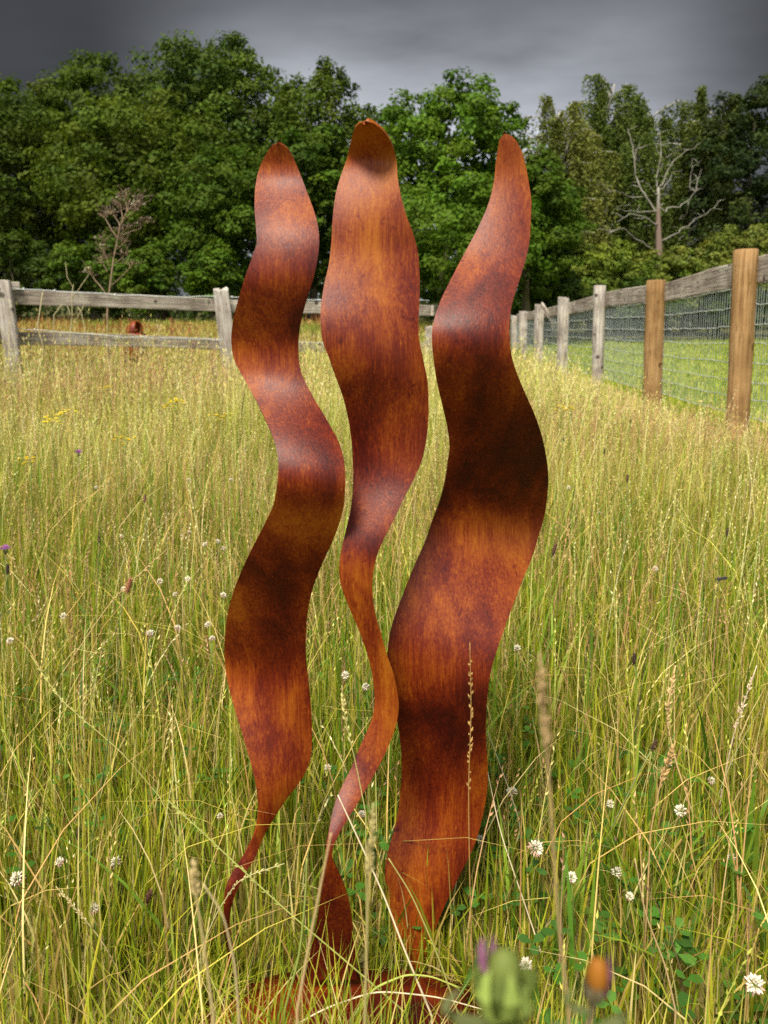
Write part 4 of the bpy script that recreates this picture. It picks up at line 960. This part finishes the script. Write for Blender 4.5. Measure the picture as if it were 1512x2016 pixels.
def clover_leaves():
    """ground cover of clover: three round leaflets on a short stalk"""
    n = 2600; y = .8 + 2.6 * rng.random(n); x = (rng.random(n) * 2 - 1) * (.55 * y + .5)
    keep = plate_mask(x, y, .03) & (noise2(x, y, 2.6, 2.0) > -.1); x, y = x[keep], y[keep]; n = len(x)
    z = terrain(x, y) + rng.uniform(.04, .15, n); g = Geo(); an = rng.uniform(0, 6.28, n)
    c = mixcols(n, np.array([[.06, .16, .02], [.085, .20, .03], [.05, .12, .02]]), .2)
    for k in range(3):
        a = an + k * 2.094; s = rng.uniform(.010, .017, n); d = np.stack([np.cos(a), np.sin(a), rng.uniform(-.1, .35, n)], 1); e = np.stack([-np.sin(a), np.cos(a), np.zeros(n)], 1); P = np.stack([x, y, z], 1)
        s = s[:, None]
        VV = np.stack([P, P + d * s * .8 - e * s * .55, P + d * s * 1.5 - e * s * .35, P + d * s * 1.5 + e * s * .35, P + d * s * .8 + e * s * .55], 1).reshape(-1, 3)
        F = np.arange(n * 5).reshape(-1, 5); off = g.n
        g.add(VV, np.stack([F[:, 0], F[:, 1], F[:, 2], F[:, 3]], 1), np.stack([F[:, 0], F[:, 3], F[:, 4]], 1), np.repeat(c, 5, 0))
    o = link('clover_leaves', g.mesh('clover_leaves'), None, M_GRASS)
    tag(o, 'low green clover leaves between the grass stems near the sculpture', 'clover', kind='stuff')

meadow(); broad_leaves(); seed_stems(); thatch(); pasture(); rough_strip(); clover_leaves()

# ------------------------------------------------------------------ flowers and single stalks
def bent_stem(g, foot, tip, r0, r1, col, sag=.0, n=8, rnd=random, sides=5):
    P = []
    side = Vector((rnd.uniform(-1, 1), rnd.uniform(-1, 1), 0)) * (tip - foot).length * .05
    for k in range(n + 1):
        t = k / n; p = foot.lerp(tip, t) + side * math.sin(math.pi * t); p.z += sag * math.sin(math.pi * t); P.append(p)
    g.tube(P, [r0 + (r1 - r0) * k / n for k in range(n + 1)], sides, col, True); return P

def clover_heads():
    protos = []
    for v in range(4):
        rnd = random.Random(60 + v); g = Geo(); rr = .0105
        for k in range(46):
            zz = 1 - 1.75 * (k + .5) / 46; an = k * 2.39996; rad = math.sqrt(max(0, 1 - zz * zz))
            d = Vector((math.cos(an) * rad, math.sin(an) * rad, zz)); d = (d + Vector((rnd.uniform(-.2, .2), rnd.uniform(-.2, .2), rnd.uniform(-.1, .3)))).normalized()
            a = d * rr * .25; b = d * rr * rnd.uniform(.85, 1.2); low = zz < -.15
            c = (.50, .30, .25) if (low and v % 2) else ((.70, .64, .50) if zz > -.1 else (.50, .40, .27)); ci = (.45, .46, .22)
            s1 = d.cross(Vector((.3, .5, .8))).normalized() * rr * .17; s2 = d.cross(s1).normalized() * rr * .13
            m = a.lerp(b, .62)
            g.add([a, m + s1, m + s2, m - s1, m - s2, b], None, [(0, 1, 2), (0, 2, 3), (0, 3, 4), (0, 4, 1), (5, 2, 1), (5, 3, 2), (5, 4, 3), (5, 1, 4)], [ci, c, c, c, c, c])
        me = g.mesh('clover_head'); me.materials.append(M_PETAL); protos.append(me)
    GN = 'white clover flowers in the meadow'
    near = [
        (645, 1512, 'between the left and middle ribbons', 1), (712, 1603, 'just right of the middle ribbon where it narrows', 1), (433, 1607, 'beside the lower left edge of the left ribbon', .8), (118, 1697, 'left of a second clover at the same height, lower left', 1), (228, 1698, 'right one of the level pair in the lower left', 1),
        (185, 1790, 'below the level pair of clovers in the lower left', 1), (1008, 1560, 'close beside the right ribbon, upper one', 1.25), (1054, 1670, 'largest pinkish one right of the right ribbon foot', 1.3), (945, 1652, 'half hidden behind the right edge of the right ribbon', 1), (1036, 1900, 'behind the blurred purple tipped bud', 1.2),
        (1202, 1583, 'small bright one right of the sculpture, alone on its stem', .9), (1340, 1597, 'with pink drooping florets in the lower right', 1.2), (1320, 1502, 'small one above the pink drooping clover', .9), (1400, 1537, 'pinkish one above and right of the drooping clover', 1), (1440, 1500, 'tall narrow one near the right edge', 1),
        (1125, 1727, 'small one below the large pinkish clover', .9), (1215, 1717, 'pale one among stems right of the sculpture foot', 1), (1485, 1937, 'large one in the bottom right corner', 1.5), (992, 1997, 'at the bottom edge under the purple tipped bud', 1.3), (35, 1730, 'faded one at the left edge in the lower left', 1.2), (1240, 1765, 'low faded one right of the sculpture foot', .8)]
    farl = [(125, 1213, 'leftmost small white clover of the mid meadow, alone'), (295, 1247, 'small white clover low between the plantain head and left ribbon'), (345, 1170, 'greyish clover right of the pinkish plantain head'), (370, 1140, 'bright small clover above the greyish one'), (315, 1145, 'small clover just right of the plantain head tip'),
            (440, 1172, 'small clover touching the left edge of the left ribbon'), (410, 1230, 'upper of two clovers close to the left ribbon bulge'), (418, 1258, 'lower of two clovers close to the left ribbon bulge'), (372, 1048, 'right one of a tight far clover pair'), (358, 1056, 'left one of a tight far clover pair'), (428, 1066, 'far clover in the patch by the left ribbon, upper one'), (440, 1080, 'far clover in the patch nearest the left ribbon'),
            (243, 1160, 'clover partly behind the pinkish plantain head'), (240, 1056, 'far clover above the pinkish plantain head'), (455, 945, 'tiny far clover left of the left ribbon, right of another'), (372, 945, 'tiny far clover level with another to its right'), (190, 960, 'tiny far clover on the left, alone high in the meadow'), (350, 1237, 'clover between the low pair and the plantain stem'), (404, 1072, 'far clover left of the patch by the left ribbon'), (20, 1262, 'faded clover at the left edge of the mid meadow')]
    farr = [(1018, 1277, 'small clover at the right ribbon edge in the mid meadow'), (720, 1352, 'small clover between middle and left ribbons, right one'), (1290, 1120, 'tiny clover in the right meadow between fence and plantains'), (1120, 960, 'tiny far clover right of the right ribbon bulge'), (1180, 1010, 'tiny far clover right of the dark tall plantain'), (1345, 1475, 'clover above the pinkish ones in the lower right'), (680, 1330, 'small clover between middle and left ribbons, left one'), (1440, 1690, 'faded clover low near the right edge')]
    def place(px, py, s, label, k):
        rnd = random.Random(k * 3 + 1)
        z = .13 + .05 * rnd.random() if py > 1450 else (.26 + .06 * rnd.random() if py > 1000 else .40)
        if py > 1850: z = .17
        p = at_z(px, py, z); f = Vector((p.x + rnd.uniform(-.03, .03), p.y + rnd.uniform(.0, .04), gz(p.x, p.y)))
        root = empty('clover_flower', f); h = link('flower_head', protos[k % 4], root); h.location = p - f
        sc = s * .82 * rnd.uniform(.8, 1.15); h.scale = (sc,) * 3; h.rotation_euler = (rnd.uniform(-.7, .7), rnd.uniform(-.7, .7), rnd.uniform(0, 6))
        g = Geo(); bent_stem(g, f, p, .0012, .0010, (.13, .20, .04), n=5, rnd=rnd, sides=4); link('stem', g.mesh('stem', f, True), root, M_STEM)
        tag(root, label, 'flower', GN)
    for k, (a, b, d, s) in enumerate(near): place(a, b, s, 'white clover flower ' + d, k)
    for k, (a, b, lab) in enumerate(farl): place(a, b, .95, lab, 40 + k)
    for k, (a, b, lab) in enumerate(farr): place(a, b, .95, lab, 80 + k)
clover_heads()

def plantains():
    GN = 'ribwort plantain seed heads'
    spots = [(252, 1160, 1.35, 'pinkish brown plantain seed head left of the sculpture, its stem leaning', (.30, .12, .06)), (1090, 1088, 1.3, 'dark brown tall plantain head right beside the right ribbon', (.10, .05, .03)),
             (1248, 1303, 1.0, 'short dark plantain head in the grass right of the sculpture', (.07, .04, .03)), (1285, 1472, .8, 'small dark plantain head low among stems, lower right', (.08, .045, .03)), (1235, 945, .9, 'brown plantain head below the second fence post from the right', (.10, .055, .03)),
             (1416, 1140, 1.0, 'black plantain head bent over sideways near the right edge', (.03, .028, .025)), (1430, 1052, .9, 'dark spotted plantain head near the right edge above the bent one', (.07, .04, .03)), (155, 1645, .9, 'dark plantain head above the level clover pair', (.06, .035, .025)),
             (290, 1772, 1.0, 'dark brown plantain head low between grass in the lower left', (.09, .04, .025)), (285, 985, .8, 'purplish plantain head in the mid meadow left of the left ribbon', (.20, .09, .08)), (195, 1065, .7, 'dark small plantain head in the mid meadow far left', (.06, .04, .03)),
             (1110, 868, .8, 'tiny dark plantain head near the right ribbon in the far meadow', (.05, .035, .025)), (1190, 890, .8, 'tiny dark plantain head under the grey round post', (.05, .035, .025)), (1240, 832, .8, 'tiny dark plantain head before the second new post', (.05, .035, .025)), (15, 1125, .9, 'dark plantain head at the left edge of the photo', (.05, .035, .03))]
    for k, (px, py, s, lab, c) in enumerate(spots):
        rnd = random.Random(200 + k); z = .16 if py > 1600 else (.30 if py > 1250 else (.40 if py > 1000 else .5))
        p = at_z(px, py, z); f = Vector((p.x + rnd.uniform(-.10, .04), p.y + rnd.uniform(-.02, .05), gz(p.x, p.y))); root = empty('plantain_stalk', f)
        g = Geo(); ax = (p - f).normalized()
        if 'sideways' in lab: ax = Vector((1, .1, .12)).normalized()
        rot = ax.to_track_quat('Z', 'Y').to_matrix()
        ln = .019 * s
        for i in range(44):
            t = i / 43; an = i * 2.39996; r = .0042 * s * math.sin(math.pi * (.12 + .80 * t)) ** .7
            q = rot @ Vector((math.cos(an) * r, math.sin(an) * r, (t - .3) * ln * 1.5)); d = rot @ Vector((math.cos(an), math.sin(an), .9)).normalized() * .0030 * s
            cc = np.array(c) * rnd.uniform(.6, 1.7); e = d.cross(ax).normalized() * .0015 * s; b = q + p
            g.add([b - d * .4, b + e, b + d, b - e, b + d.cross(e).normalized() * .0012], None, [(0, 1, 4), (1, 2, 4), (2, 3, 4), (3, 0, 4)], cc)
        g.ellipsoid(p + ax * ln * .35, (.0036 * s, .0036 * s, ln * .7), np.array(c) * .8, 8, 6, rot)
        link('seed_head', g.mesh('seed_head', f), root, M_STEM)
        g = Geo(); bent_stem(g, f, p, .0014, .0011, (.16, .17, .06), n=8, rnd=rnd, sides=5); link('stem', g.mesh('stem', f, True), root, M_STEM)
        tag(root, lab, 'seed head', GN)
plantains()

def ragwort():
    GN = 'yellow flowers in the far meadow'
    spots = [(345, 790, 1.2, 'largest yellow flower cluster in the meadow before the rail fence'), (332, 798, .8, 'small yellow flower just left of the largest yellow cluster'), (102, 826, 1.0, 'yellow flower cluster far left, lower of a pair'), (118, 814, 1.0, 'yellow flower cluster far left, upper of a pair'), (205, 762, .9, 'yellow flower under the dried thistle'), (434, 820, .8, 'yellow flower beside the left ribbon'),
             (1110, 801, .8, 'yellow flower right of the right ribbon, upper one'), (1124, 806, .7, 'yellow flower right of the right ribbon, lower one'), (245, 862, .7, 'small yellow flower in the mid meadow left'), (385, 772, .7, 'pale yellow flower below the rail fence post'), (60, 900, .6, 'faint yellow flower near the left edge')]
    for k, (px, py, s, lab) in enumerate(spots):
        rnd = random.Random(300 + k); z = .52; p = at_z(px, py, z); f = Vector((p.x, p.y + .02, gz(p.x, p.y))); root = empty('yellow_wildflower', f); g = Geo()
        for i in range(int(9 * s) + 3):
            c = p + Vector((rnd.gauss(0, .03 * s), rnd.gauss(0, .03), rnd.gauss(0, .008)))
            for j in range(7):
                a = j * .9 + rnd.random(); d = Vector((math.cos(a), math.sin(a), rnd.uniform(0, .5))) * .013 * s; e = Vector((-math.sin(a), math.cos(a), 0)) * .005 * s
                g.add([c, c + d * .6 + e, c + d, c + d * .6 - e], [(0, 1, 2, 3)], None, (.72, .60, .03))
            g.ellipsoid(c, (.005, .005, .004), (.55, .36, .02), 6, 3)
        tag(link('flower_cluster', g.mesh('flower_cluster', f), root, M_PETAL), kind='stuff')
        g = Geo(); bent_stem(g, f, p - Vector((0, 0, .01)), .003, .002, (.14, .19, .04), n=5, rnd=rnd); link('stem', g.mesh('stem', f, True), root, M_STEM)
        tag(root, lab, 'flower', GN)
    for k, (px, py, lab) in enumerate([(10, 1082, 'purple knapweed flower at the left edge of the meadow'), (155, 892, 'mauve thistle like flower in the mid meadow on the left'), (60, 700, 'faded purple flower under the left rail fence end')]):
        rnd = random.Random(400 + k); p = at_z(px, py, .36 if py > 1000 else .48); f = Vector((p.x, p.y + .02, gz(p.x, p.y))); root = empty('purple_wildflower', f); g = Geo()
        for i in range(30):
            d = Vector((rnd.gauss(0, 1), rnd.gauss(0, 1), abs(rnd.gauss(0, 1)) + .3)).normalized() * .016; e = d.cross(Vector((.2, .9, .3))).normalized() * .0018
            g.add([p, p + d * .7 + e, p + d, p + d * .7 - e], [(0, 1, 2, 3)], None, np.array((.34, .12, .34)) * rnd.uniform(.7, 1.3))
        g.ellipsoid(p - Vector((0, 0, .006)), (.006, .006, .008), (.10, .11, .04), 8, 5)
        link('flower_head', g.mesh('flower_head', f), root, M_PETAL)
        g = Geo(); bent_stem(g, f, p, .0016, .0014, (.13, .16, .05), n=5, rnd=rnd); link('stem', g.mesh('stem', f, True), root, M_STEM)
        tag(root, lab, 'flower')
ragwort()

def dry_plants():
    # tall dried thistle behind the rail fence
    D = 10.3
    def q(zx, zy, dy=0.0): return at(150 + zx / 6.95, 370 + zy / 6.95, D + dy)
    stem = [(430, 1900), (425, 1740), (430, 1600), (455, 1400), (480, 1200), (515, 950), (555, 750), (600, 520), (640, 430), (690, 330), (720, 230), (740, 150)]
    f = q(430, 1900); f.z = gz(f.x, f.y); root = empty('dried_thistle', f); rnd = random.Random(12); c = (.22, .15, .095); P = [f] + [q(*s) for s in stem[1:]]
    g = Geo(); g.tube(P, np.linspace(.013, .004, len(P)), 6, c); link('stem', g.mesh('stem', f, True), root, M_STEM)
    br = [[(485, 1140), (430, 1010), (365, 830)], [(515, 935), (450, 840), (400, 760), (330, 690)], [(525, 1040), (620, 960), (710, 860)], [(560, 700), (480, 560), (400, 420), (330, 360)], [(565, 840), (640, 760), (700, 700)], [(480, 1340), (560, 1270), (680, 1150), (800, 1015)],
          [(400, 1440), (320, 1330), (240, 1240), (170, 1120)], [(430, 1150), (380, 1060), (340, 940)], [(600, 520), (580, 470), (520, 380), (450, 300)], [(600, 520), (660, 430), (780, 330), (870, 250)], [(640, 640), (760, 590), (870, 560), (930, 470)], [(640, 430), (620, 330), (600, 190)], [(690, 330), (800, 220), (900, 130)], [(690, 330), (690, 220), (690, 110)], [(560, 700), (640, 600), (680, 580)]]
    tips = []
    for b in br:
        g = Geo(); dy = rnd.uniform(-.25, .25); Q = [q(x, y, dy * i) for i, (x, y) in enumerate(b)]; g.tube(Q, np.linspace(.006, .0025, len(Q)), 5, c)
        for k in range(17):
            a = Q[-1].lerp(Q[-2], rnd.random() * .9); t = a + Vector((rnd.gauss(0, .07), rnd.gauss(0, .06), abs(rnd.gauss(.05, .05)))); g.tube([a, a.lerp(t, .5) + Vector((0, 0, .01)), t], [.0025, .002, .0015], 4, c); tips.append(t)
        link('branch', g.mesh('branch', f, True), root, M_STEM)
    g = Geo(); g2 = Geo()
    for t in tips:
        cc = np.array((.075, .05, .035)) * rnd.uniform(.6, 1.6)
        if t.z > q(0, 640).z or rnd.random() < .3:
            g.ellipsoid(t, (.012, .012, .016), cc, 6, 4)
            for j in range(6):
                d = Vector((rnd.gauss(0, 1), rnd.gauss(0, 1), rnd.gauss(0, 1))).normalized() * .024; e = d.cross(Vector((.3, .2, .9))).normalized() * .004; g.add([t, t + d * .5 + e, t + d, t + d * .5 - e], [(0, 1, 2, 3)], None, cc * 1.5)
        if rnd.random() < .09:
            for j in range(16):
                d = Vector((rnd.gauss(0, 1), rnd.gauss(0, 1), rnd.gauss(.3, 1))).normalized() * .022; e = d.cross(Vector((.3, .2, .9))).normalized() * .007; g2.add([t, t + d * .6 + e, t + d, t + d * .6 - e], [(0, 1, 2, 3)], None, (.78, .74, .58))
    o = link('seed_heads', g.mesh('seed_heads', f), root, M_STEM); tag(o, kind='stuff'); o = link('seed_fluff', g2.mesh('seed_fluff', f), root, M_PETAL); tag(o, kind='stuff')
    tag(root, 'tall dried brown thistle with fluffy white seed heads by the rail fence', 'plant')
    # slender dry stems at the fence
    sp = [([(140, 730), (138, 660), (142, 620), (141, 585), (144, 560)], [[(142, 563), (132, 545), (129, 515)], [(139, 620), (128, 590)], [(140, 650), (165, 600)], [(141, 590), (175, 540)]], 8.1, 'slender pale dry weed with forked twigs before the left fence rail'),
          ([(118, 720), (74, 640), (84, 575)], [[(80, 600), (86, 572)]], 7.7, 'single thin dry stalk before the rail, left of the forked weed'),
          ([(98, 680), (106, 620), (123, 598)], [[(106, 622), (110, 616)]], 7.9, 'drooping dry grass stalk with dark tuft left of the forked weed'),
          ([(186, 640), (160, 615), (150, 600)], [[(160, 615), (166, 600)]], 9.6, 'thin leaning dry stem right of the forked weed')]
    for pts, twigs, D2, lab in sp:
        f = at(pts[0][0], pts[0][1], D2); f.z = gz(f.x, f.y); root = empty('dry_weed', f); P = [f] + [at(a, b, D2) for a, b in pts[1:]]
        g = Geo(); g.tube(P, np.linspace(.007, .003, len(P)), 5, (.48, .42, .24)); link('stem', g.mesh('stem', f, True), root, M_STRAW)
        for tw in twigs:
            g = Geo(); Q = [at(a, b, D2 + rnd.uniform(-.1, .1)) for a, b in tw]; g.tube(Q, np.linspace(.005, .002, len(Q)), 4, (.46, .40, .22)); link('twig', g.mesh('twig', f, True), root, M_STRAW)
        tag(root, lab, 'plant')
    # red brown dock stems in the rough strip
    for k, (px, pt_, D3, lab) in enumerate([(253, 628, 16, 'rusty dock spike left of the dome sculpture'), (337, 627, 18, 'thin rusty dock spike right of the dome sculpture'), (312, 632, 17, 'pale dry spike between two dock spikes'), (372, 636, 19, 'short rusty dock clump near the rail fence post')]):
        t = at(px, pt_, D3); f = Vector((t.x, t.y, gz(t.x, t.y))); root = empty('dock_spike', f); g = Geo(); col = (.30, .12, .05) if 'rusty' in lab else (.46, .38, .2)
        for i in range(50):
            u = rnd.random(); p = f.lerp(t, .35 + .65 * u) + Vector((rnd.gauss(0, .025), rnd.gauss(0, .025), 0)); d = Vector((rnd.gauss(0, 1), rnd.gauss(0, 1), .6)).normalized() * .025; e = d.cross(Vector((.1, .9, .2))).normalized() * .014
            g.add([p, p + d + e, p + d * 2, p + d - e], [(0, 1, 2, 3)], None, np.array(col) * rnd.uniform(.7, 1.4))
        tag(link('seed_spike', g.mesh('seed_spike', f), root, M_STRAW), kind='stuff'); g = Geo(); g.tube([f, f.lerp(t, .5), t], [.008, .006, .003], 5, col); link('stem', g.mesh('stem', f, True), root, M_STRAW); tag(root, lab, 'plant')
dry_plants()

def foreground_stalks():
    """single stalks that stand out before and beside the sculpture"""
    rnd = random.Random(31)
    def rye(name, pts, D, lab, col, r=.0013, spike=0.0, size=.010, thick=False):
        P0 = [at(a, b, d) for (a, b), d in zip(pts, D)]
        P = []
        for i in range(len(P0) - 1):
            for k in range(6): P.append(P0[i].lerp(P0[i + 1], k / 6))
        P.append(P0[-1]); 
        A = np.array([tuple(p) for p in P]); 
        for _ in range(3): A[1:-1] = (A[:-2] + 2 * A[1:-1] + A[2:]) / 4
        P = [Vector(a) for a in A]; f = Vector((P[0].x, P[0].y, min(P[0].z, gz(P[0].x, P[0].y)))); 
        if P[0].z > f.z + .01: P = [f] + P
        root = empty(name, f); g = Geo(); n = len(P); g.tube(P, np.linspace(r, r * .55, n), 5, np.array(col)); link('stem', g.mesh('stem', f, True), root, M_STRAW)
        if spike:
            g = Geo(); m = int(spike)
            for k in range(m):
                t = k / m; i = int((.55 + .45 * t) * (n - 2)) if not thick else int((.72 + .28 * t) * (n - 2)); u = rnd.random(); p = P[i].lerp(P[i + 1], u); ax = (P[i + 1] - P[i]).normalized()
                sd = ax.cross(Vector((rnd.gauss(0, 1), rnd.gauss(0, 1), .3))).normalized() if thick else ax.cross(Vector((.1, 1, 0))).normalized() * (1 if k % 2 else -1)
                sk = rnd.uniform(.6, 1.2); d = (ax * .9 + sd * (rnd.uniform(.1, .5) if not thick else .6) + Vector((0, rnd.gauss(0, .3), rnd.gauss(0, .12)))).normalized() * size * sk; e = d.cross(Vector((.2, 1, .1))).normalized() * size * .22; h = d.cross(e).normalized() * size * .15
                q = p + sd * size * (.18 if not thick else .28 * math.sin(math.pi * min(1, .15 + t * .9)))
                g.add([q - d * .2, q + e + d * .3, q + h + d * .3, q - e + d * .3, q - h + d * .3, q + d], None, [(0, 1, 2), (0, 2, 3), (0, 3, 4), (0, 4, 1), (5, 2, 1), (5, 3, 2), (5, 4, 3), (5, 1, 4)], np.array(col) * rnd.uniform(.85, 1.3))
            link('seed_head', g.mesh('seed_head', f), root, M_STRAW)
        tag(root, lab, 'grass stalk', 'single grass stalks standing out in the foreground')
    S = (.52, .42, .20); Bf = (.44, .31, .15); Gn = (.24, .28, .06); Gd = (.46, .30, .10); Pl = (.62, .52, .34)
    rye('ryegrass_stalk', [(934, 1990), (925, 1750), (922, 1550), (928, 1400), (925, 1265)], [.90] * 5, 'upright golden ryegrass stalk in front of the right ribbon', (.36, .22, .07), .0008, 30, .0062)
    rye('dry_grass_stalk', [(1120, 2000), (1098, 1800), (1085, 1600), (1073, 1430), (1062, 1285)], [.33] * 5, 'blurred thick buff seed stalk right of the right ribbon', (.36, .25, .12), .0009, 110, .0034, True)
    rye('dry_grass_stalk', [(850, 2000), (800, 1880), (755, 1760), (700, 1640), (665, 1565)], [.86, .87, .89, .90, .91], 'pale straw crossing diagonally before the middle ribbon foot', Pl, .0016, 0)
    rye('dry_grass_stalk', [(718, 2010), (722, 1850), (726, 1720), (735, 1580)], [.45] * 4, 'blurred olive seed stalk between middle and right ribbons', (.36, .30, .12), .0011, 60, .0045, True)
    rye('dry_grass_stalk', [(585, 1990), (610, 1850), (640, 1700), (652, 1640)], [.48] * 4, 'blurred brownish stalk across the middle ribbon foot', Bf, .0012, 0)
    rye('green_grass_stalk', [(560, 1990), (590, 1880), (602, 1760), (604, 1690)], [.85] * 4, 'green leaf stalk rising between left and middle ribbon feet', Gn, .0020, 0)
    rye('green_grass_stalk', [(800, 1995), (690, 1900), (560, 1790), (400, 1640), (330, 1575)], [.86, .88, .90, .93, .95], 'long green stalk leaning left across the left ribbon foot', (.30, .32, .08), .0012, 26, .0062)
    rye('dry_grass_stalk', [(395, 1870), (425, 1800), (470, 1730), (560, 1700)], [.965, .96, .955, .95], 'curved pale seed stalk wrapping before the left ribbon foot', (.46, .42, .18), .0010, 20, .0056)
    rye('ryegrass_stalk', [(720, 1600), (700, 1500), (680, 1420), (673, 1350)], [.93] * 4, 'ryegrass spike standing against the middle ribbon lower bend', (.42, .38, .14), .0009, 18, .0068)
    rye('dry_grass_stalk', [(1010, 1800), (1002, 1690), (1030, 1630), (960, 1440)], [1.25] * 4, 'pale bent straw close to the right ribbon edge', Pl, .0014, 0)
    rye('dry_grass_stalk', [(1090, 1950), (1040, 1800), (985, 1640), (960, 1520)], [1.05, 1.08, 1.1, 1.12], 'long pale straw leaning left toward the right ribbon', Pl, .0015, 0)
    rye('dry_grass_stalk', [(1400, 1760), (1370, 1620), (1330, 1500), (1310, 1410), (1330, 1310)], [1.3] * 5, 'thick tan bent stalk in the right meadow', (.54, .38, .17), .0024, 40, .009, True)
    rye('dry_grass_stalk', [(1405, 1680), (1420, 1560), (1445, 1440), (1490, 1310)], [1.35] * 4, 'pinkish straw leaning right near the right edge', (.56, .44, .30), .0018, 30, .009, True)
    rye('dry_grass_stalk', [(1330, 1990), (1310, 1900), (1270, 1800), (1250, 1690)], [.85] * 4, 'brownish stalk leaning left in the lower right', Bf, .0015, 0)
    rye('dry_grass_stalk', [(1275, 1760), (1280, 1640), (1300, 1540), (1330, 1460)], [.95] * 4, 'brown upright seed stalk in the lower right', (.42, .27, .11), .0014, 40, .008, True)
    rye('dry_grass_stalk', [(20, 1470), (120, 1330), (220, 1180), (330, 1080)], [1.6, 1.65, 1.7, 1.8], 'long brown stalk leaning right in the left meadow', (.40, .30, .12), .0018, 30, .010, True)
    rye('dry_grass_stalk', [(340, 1600), (240, 1480), (120, 1380), (60, 1290)], [1.3, 1.3, 1.3, 1.32], 'green tan seed stalk leaning left in the left meadow', (.40, .38, .12), .0011, 26, .0065)
    rye('green_grass_stalk', [(170, 1740), (190, 1600), (215, 1450), (235, 1300)], [1.15] * 4, 'dark green upright stem in the left meadow', (.12, .16, .05), .0016, 0)
    rye('dry_grass_stalk', [(260, 1960), (200, 1850), (150, 1790), (110, 1745)], [.98] * 4, 'pale seed stalk leaning left under the clover pair', (.46, .38, .18), .0010, 22, .0065)
    rye('dry_grass_stalk', [(420, 2000), (400, 1850), (385, 1760), (380, 1690)], [.42] * 4, 'blurred tan seed head left of the left ribbon foot', (.42, .33, .15), .0011, 70, .0042, True)
    rye('dry_grass_stalk', [(470, 2000), (463, 1900), (440, 1800), (400, 1740)], [.46] * 4, 'blurred dry stalk just left of the left ribbon foot', (.44, .36, .18), .0011, 0)
    rye('green_grass_stalk', [(905, 2005), (862, 1880), (810, 1760), (765, 1690)], [.86] * 4, 'thin olive stalk leaning over the right ribbon foot', (.36, .34, .10), .0014, 0)
    rye('green_grass_stalk', [(690, 2010), (735, 1945), (800, 1918), (850, 1922), (905, 1945)], [.86] * 5, 'flat green leaf arching over the base plate', (.34, .38, .08), .0018, 0)
    rye('dry_grass_stalk', [(560, 2030), (640, 1985), (740, 1950), (860, 1962), (960, 1990)], [.85] * 5, 'pale straw lying across the base plate', Pl, .0013, 0)
    # two blurred buds close to the lens
    def bud(pc, D, size, lab, orange):
        c = at(*pc, D); f = Vector((c.x, c.y, gz(c.x, c.y))); root = empty('hawkweed_bud', f); g = Geo()
        bent_stem(g, f, c - Vector((0, 0, size * .45)), .0012, .0010, (.10, .07, .04), n=6, rnd=rnd); link('stem', g.mesh('stem', f, True), root, M_STEM)
        def bract(g, b, a, out, tall, wid, col):
            """pointed bract: cupped strip from the base b outwards and up"""
            d = Vector((math.cos(a), math.sin(a), 0)); e = Vector((-math.sin(a), math.cos(a), 0))
            row = [(0, 0, .35), (.75, .25, 1), (1, .6, .8), (.85, .85, .4), (.7, 1.0, .03)]; V = []
            for (o_, u, w_) in row:
                p = b + d * out * o_ + Vector((0, 0, tall * u)); V += [p - e * wid * w_, p + d * wid * .25 * w_, p + e * wid * w_]
            Q = []
            for i in range(4):
                for k in range(2): Q.append((i * 3 + k, i * 3 + k + 1, i * 3 + 4 + k, i * 3 + 3 + k))
            g.add(V, Q, None, col)
        g = Geo(); b0 = c - Vector((0, 0, size * .55))
        if orange:
            g.ellipsoid(c + Vector((size * .05, 0, size * .10)), (size * .26, size * .26, size * .46), (.26, .10, .012), 12, 8); link('bud', g.mesh('bud', f, True), root, M_PETAL)
            for j in range(8):
                g = Geo(); a = j * .785 + .1; pur = j in (0, 7)
                bract(g, b0, a, size * (.36 if pur else .28), size * (1.35 if pur else rnd.uniform(.5, .8)), size * .13, (.21, .075, .15) if pur else (.10, .085, .045)); link('sepal', g.mesh('sepal', f), root, M_PETAL)
        else:
            g.ellipsoid(c, (size * .30, size * .28, size * .5), (.13, .16, .035), 12, 8); link('bud', g.mesh('bud', f, True), root, M_PETAL)
            for j in range(13):
                g = Geo(); a = j * .483; bract(g, b0 - Vector((0, 0, size * .1 * (j % 3))), a, size * rnd.uniform(.36, .55), size * rnd.uniform(.75, 1.2), size * .17, np.array((.16, .21, .045)) * rnd.uniform(.5, 1.5)); link('sepal', g.mesh('sepal', f), root, M_PETAL)
            g = Geo(); bract(g, c + Vector((-size * .28, -.001, size * .05)), 3.6, size * .10, size * .75, size * .14, (.26, .10, .19)); bract(g, c + Vector((-size * .24, .001, size * .05)), .4, size * .10, size * .68, size * .12, (.24, .10, .18)); link('purple_tip', g.mesh('purple_tip', f), root, M_PETAL)
        for j in range(5):
            g = Geo(); a = rnd.uniform(-.9, .9) + (0 if j % 2 else 3.14); bract(g, c - Vector((0, 0, size * (.8 + .45 * j))), a, size * rnd.uniform(.7, 1.2), size * rnd.uniform(.3, .8), size * .16, (.13, .15, .06)); link('leaf', g.mesh('leaf', f), root, M_GRASS)
        tag(root, lab, 'flower bud')
    bud((992, 1925), .22, .0205, 'blurred fat green bud with a purple tip at the bottom right', False)
    bud((1172, 1930), .225, .0145, 'blurred orange flower bud with purple sepals at the bottom right', True)
foreground_stalks()
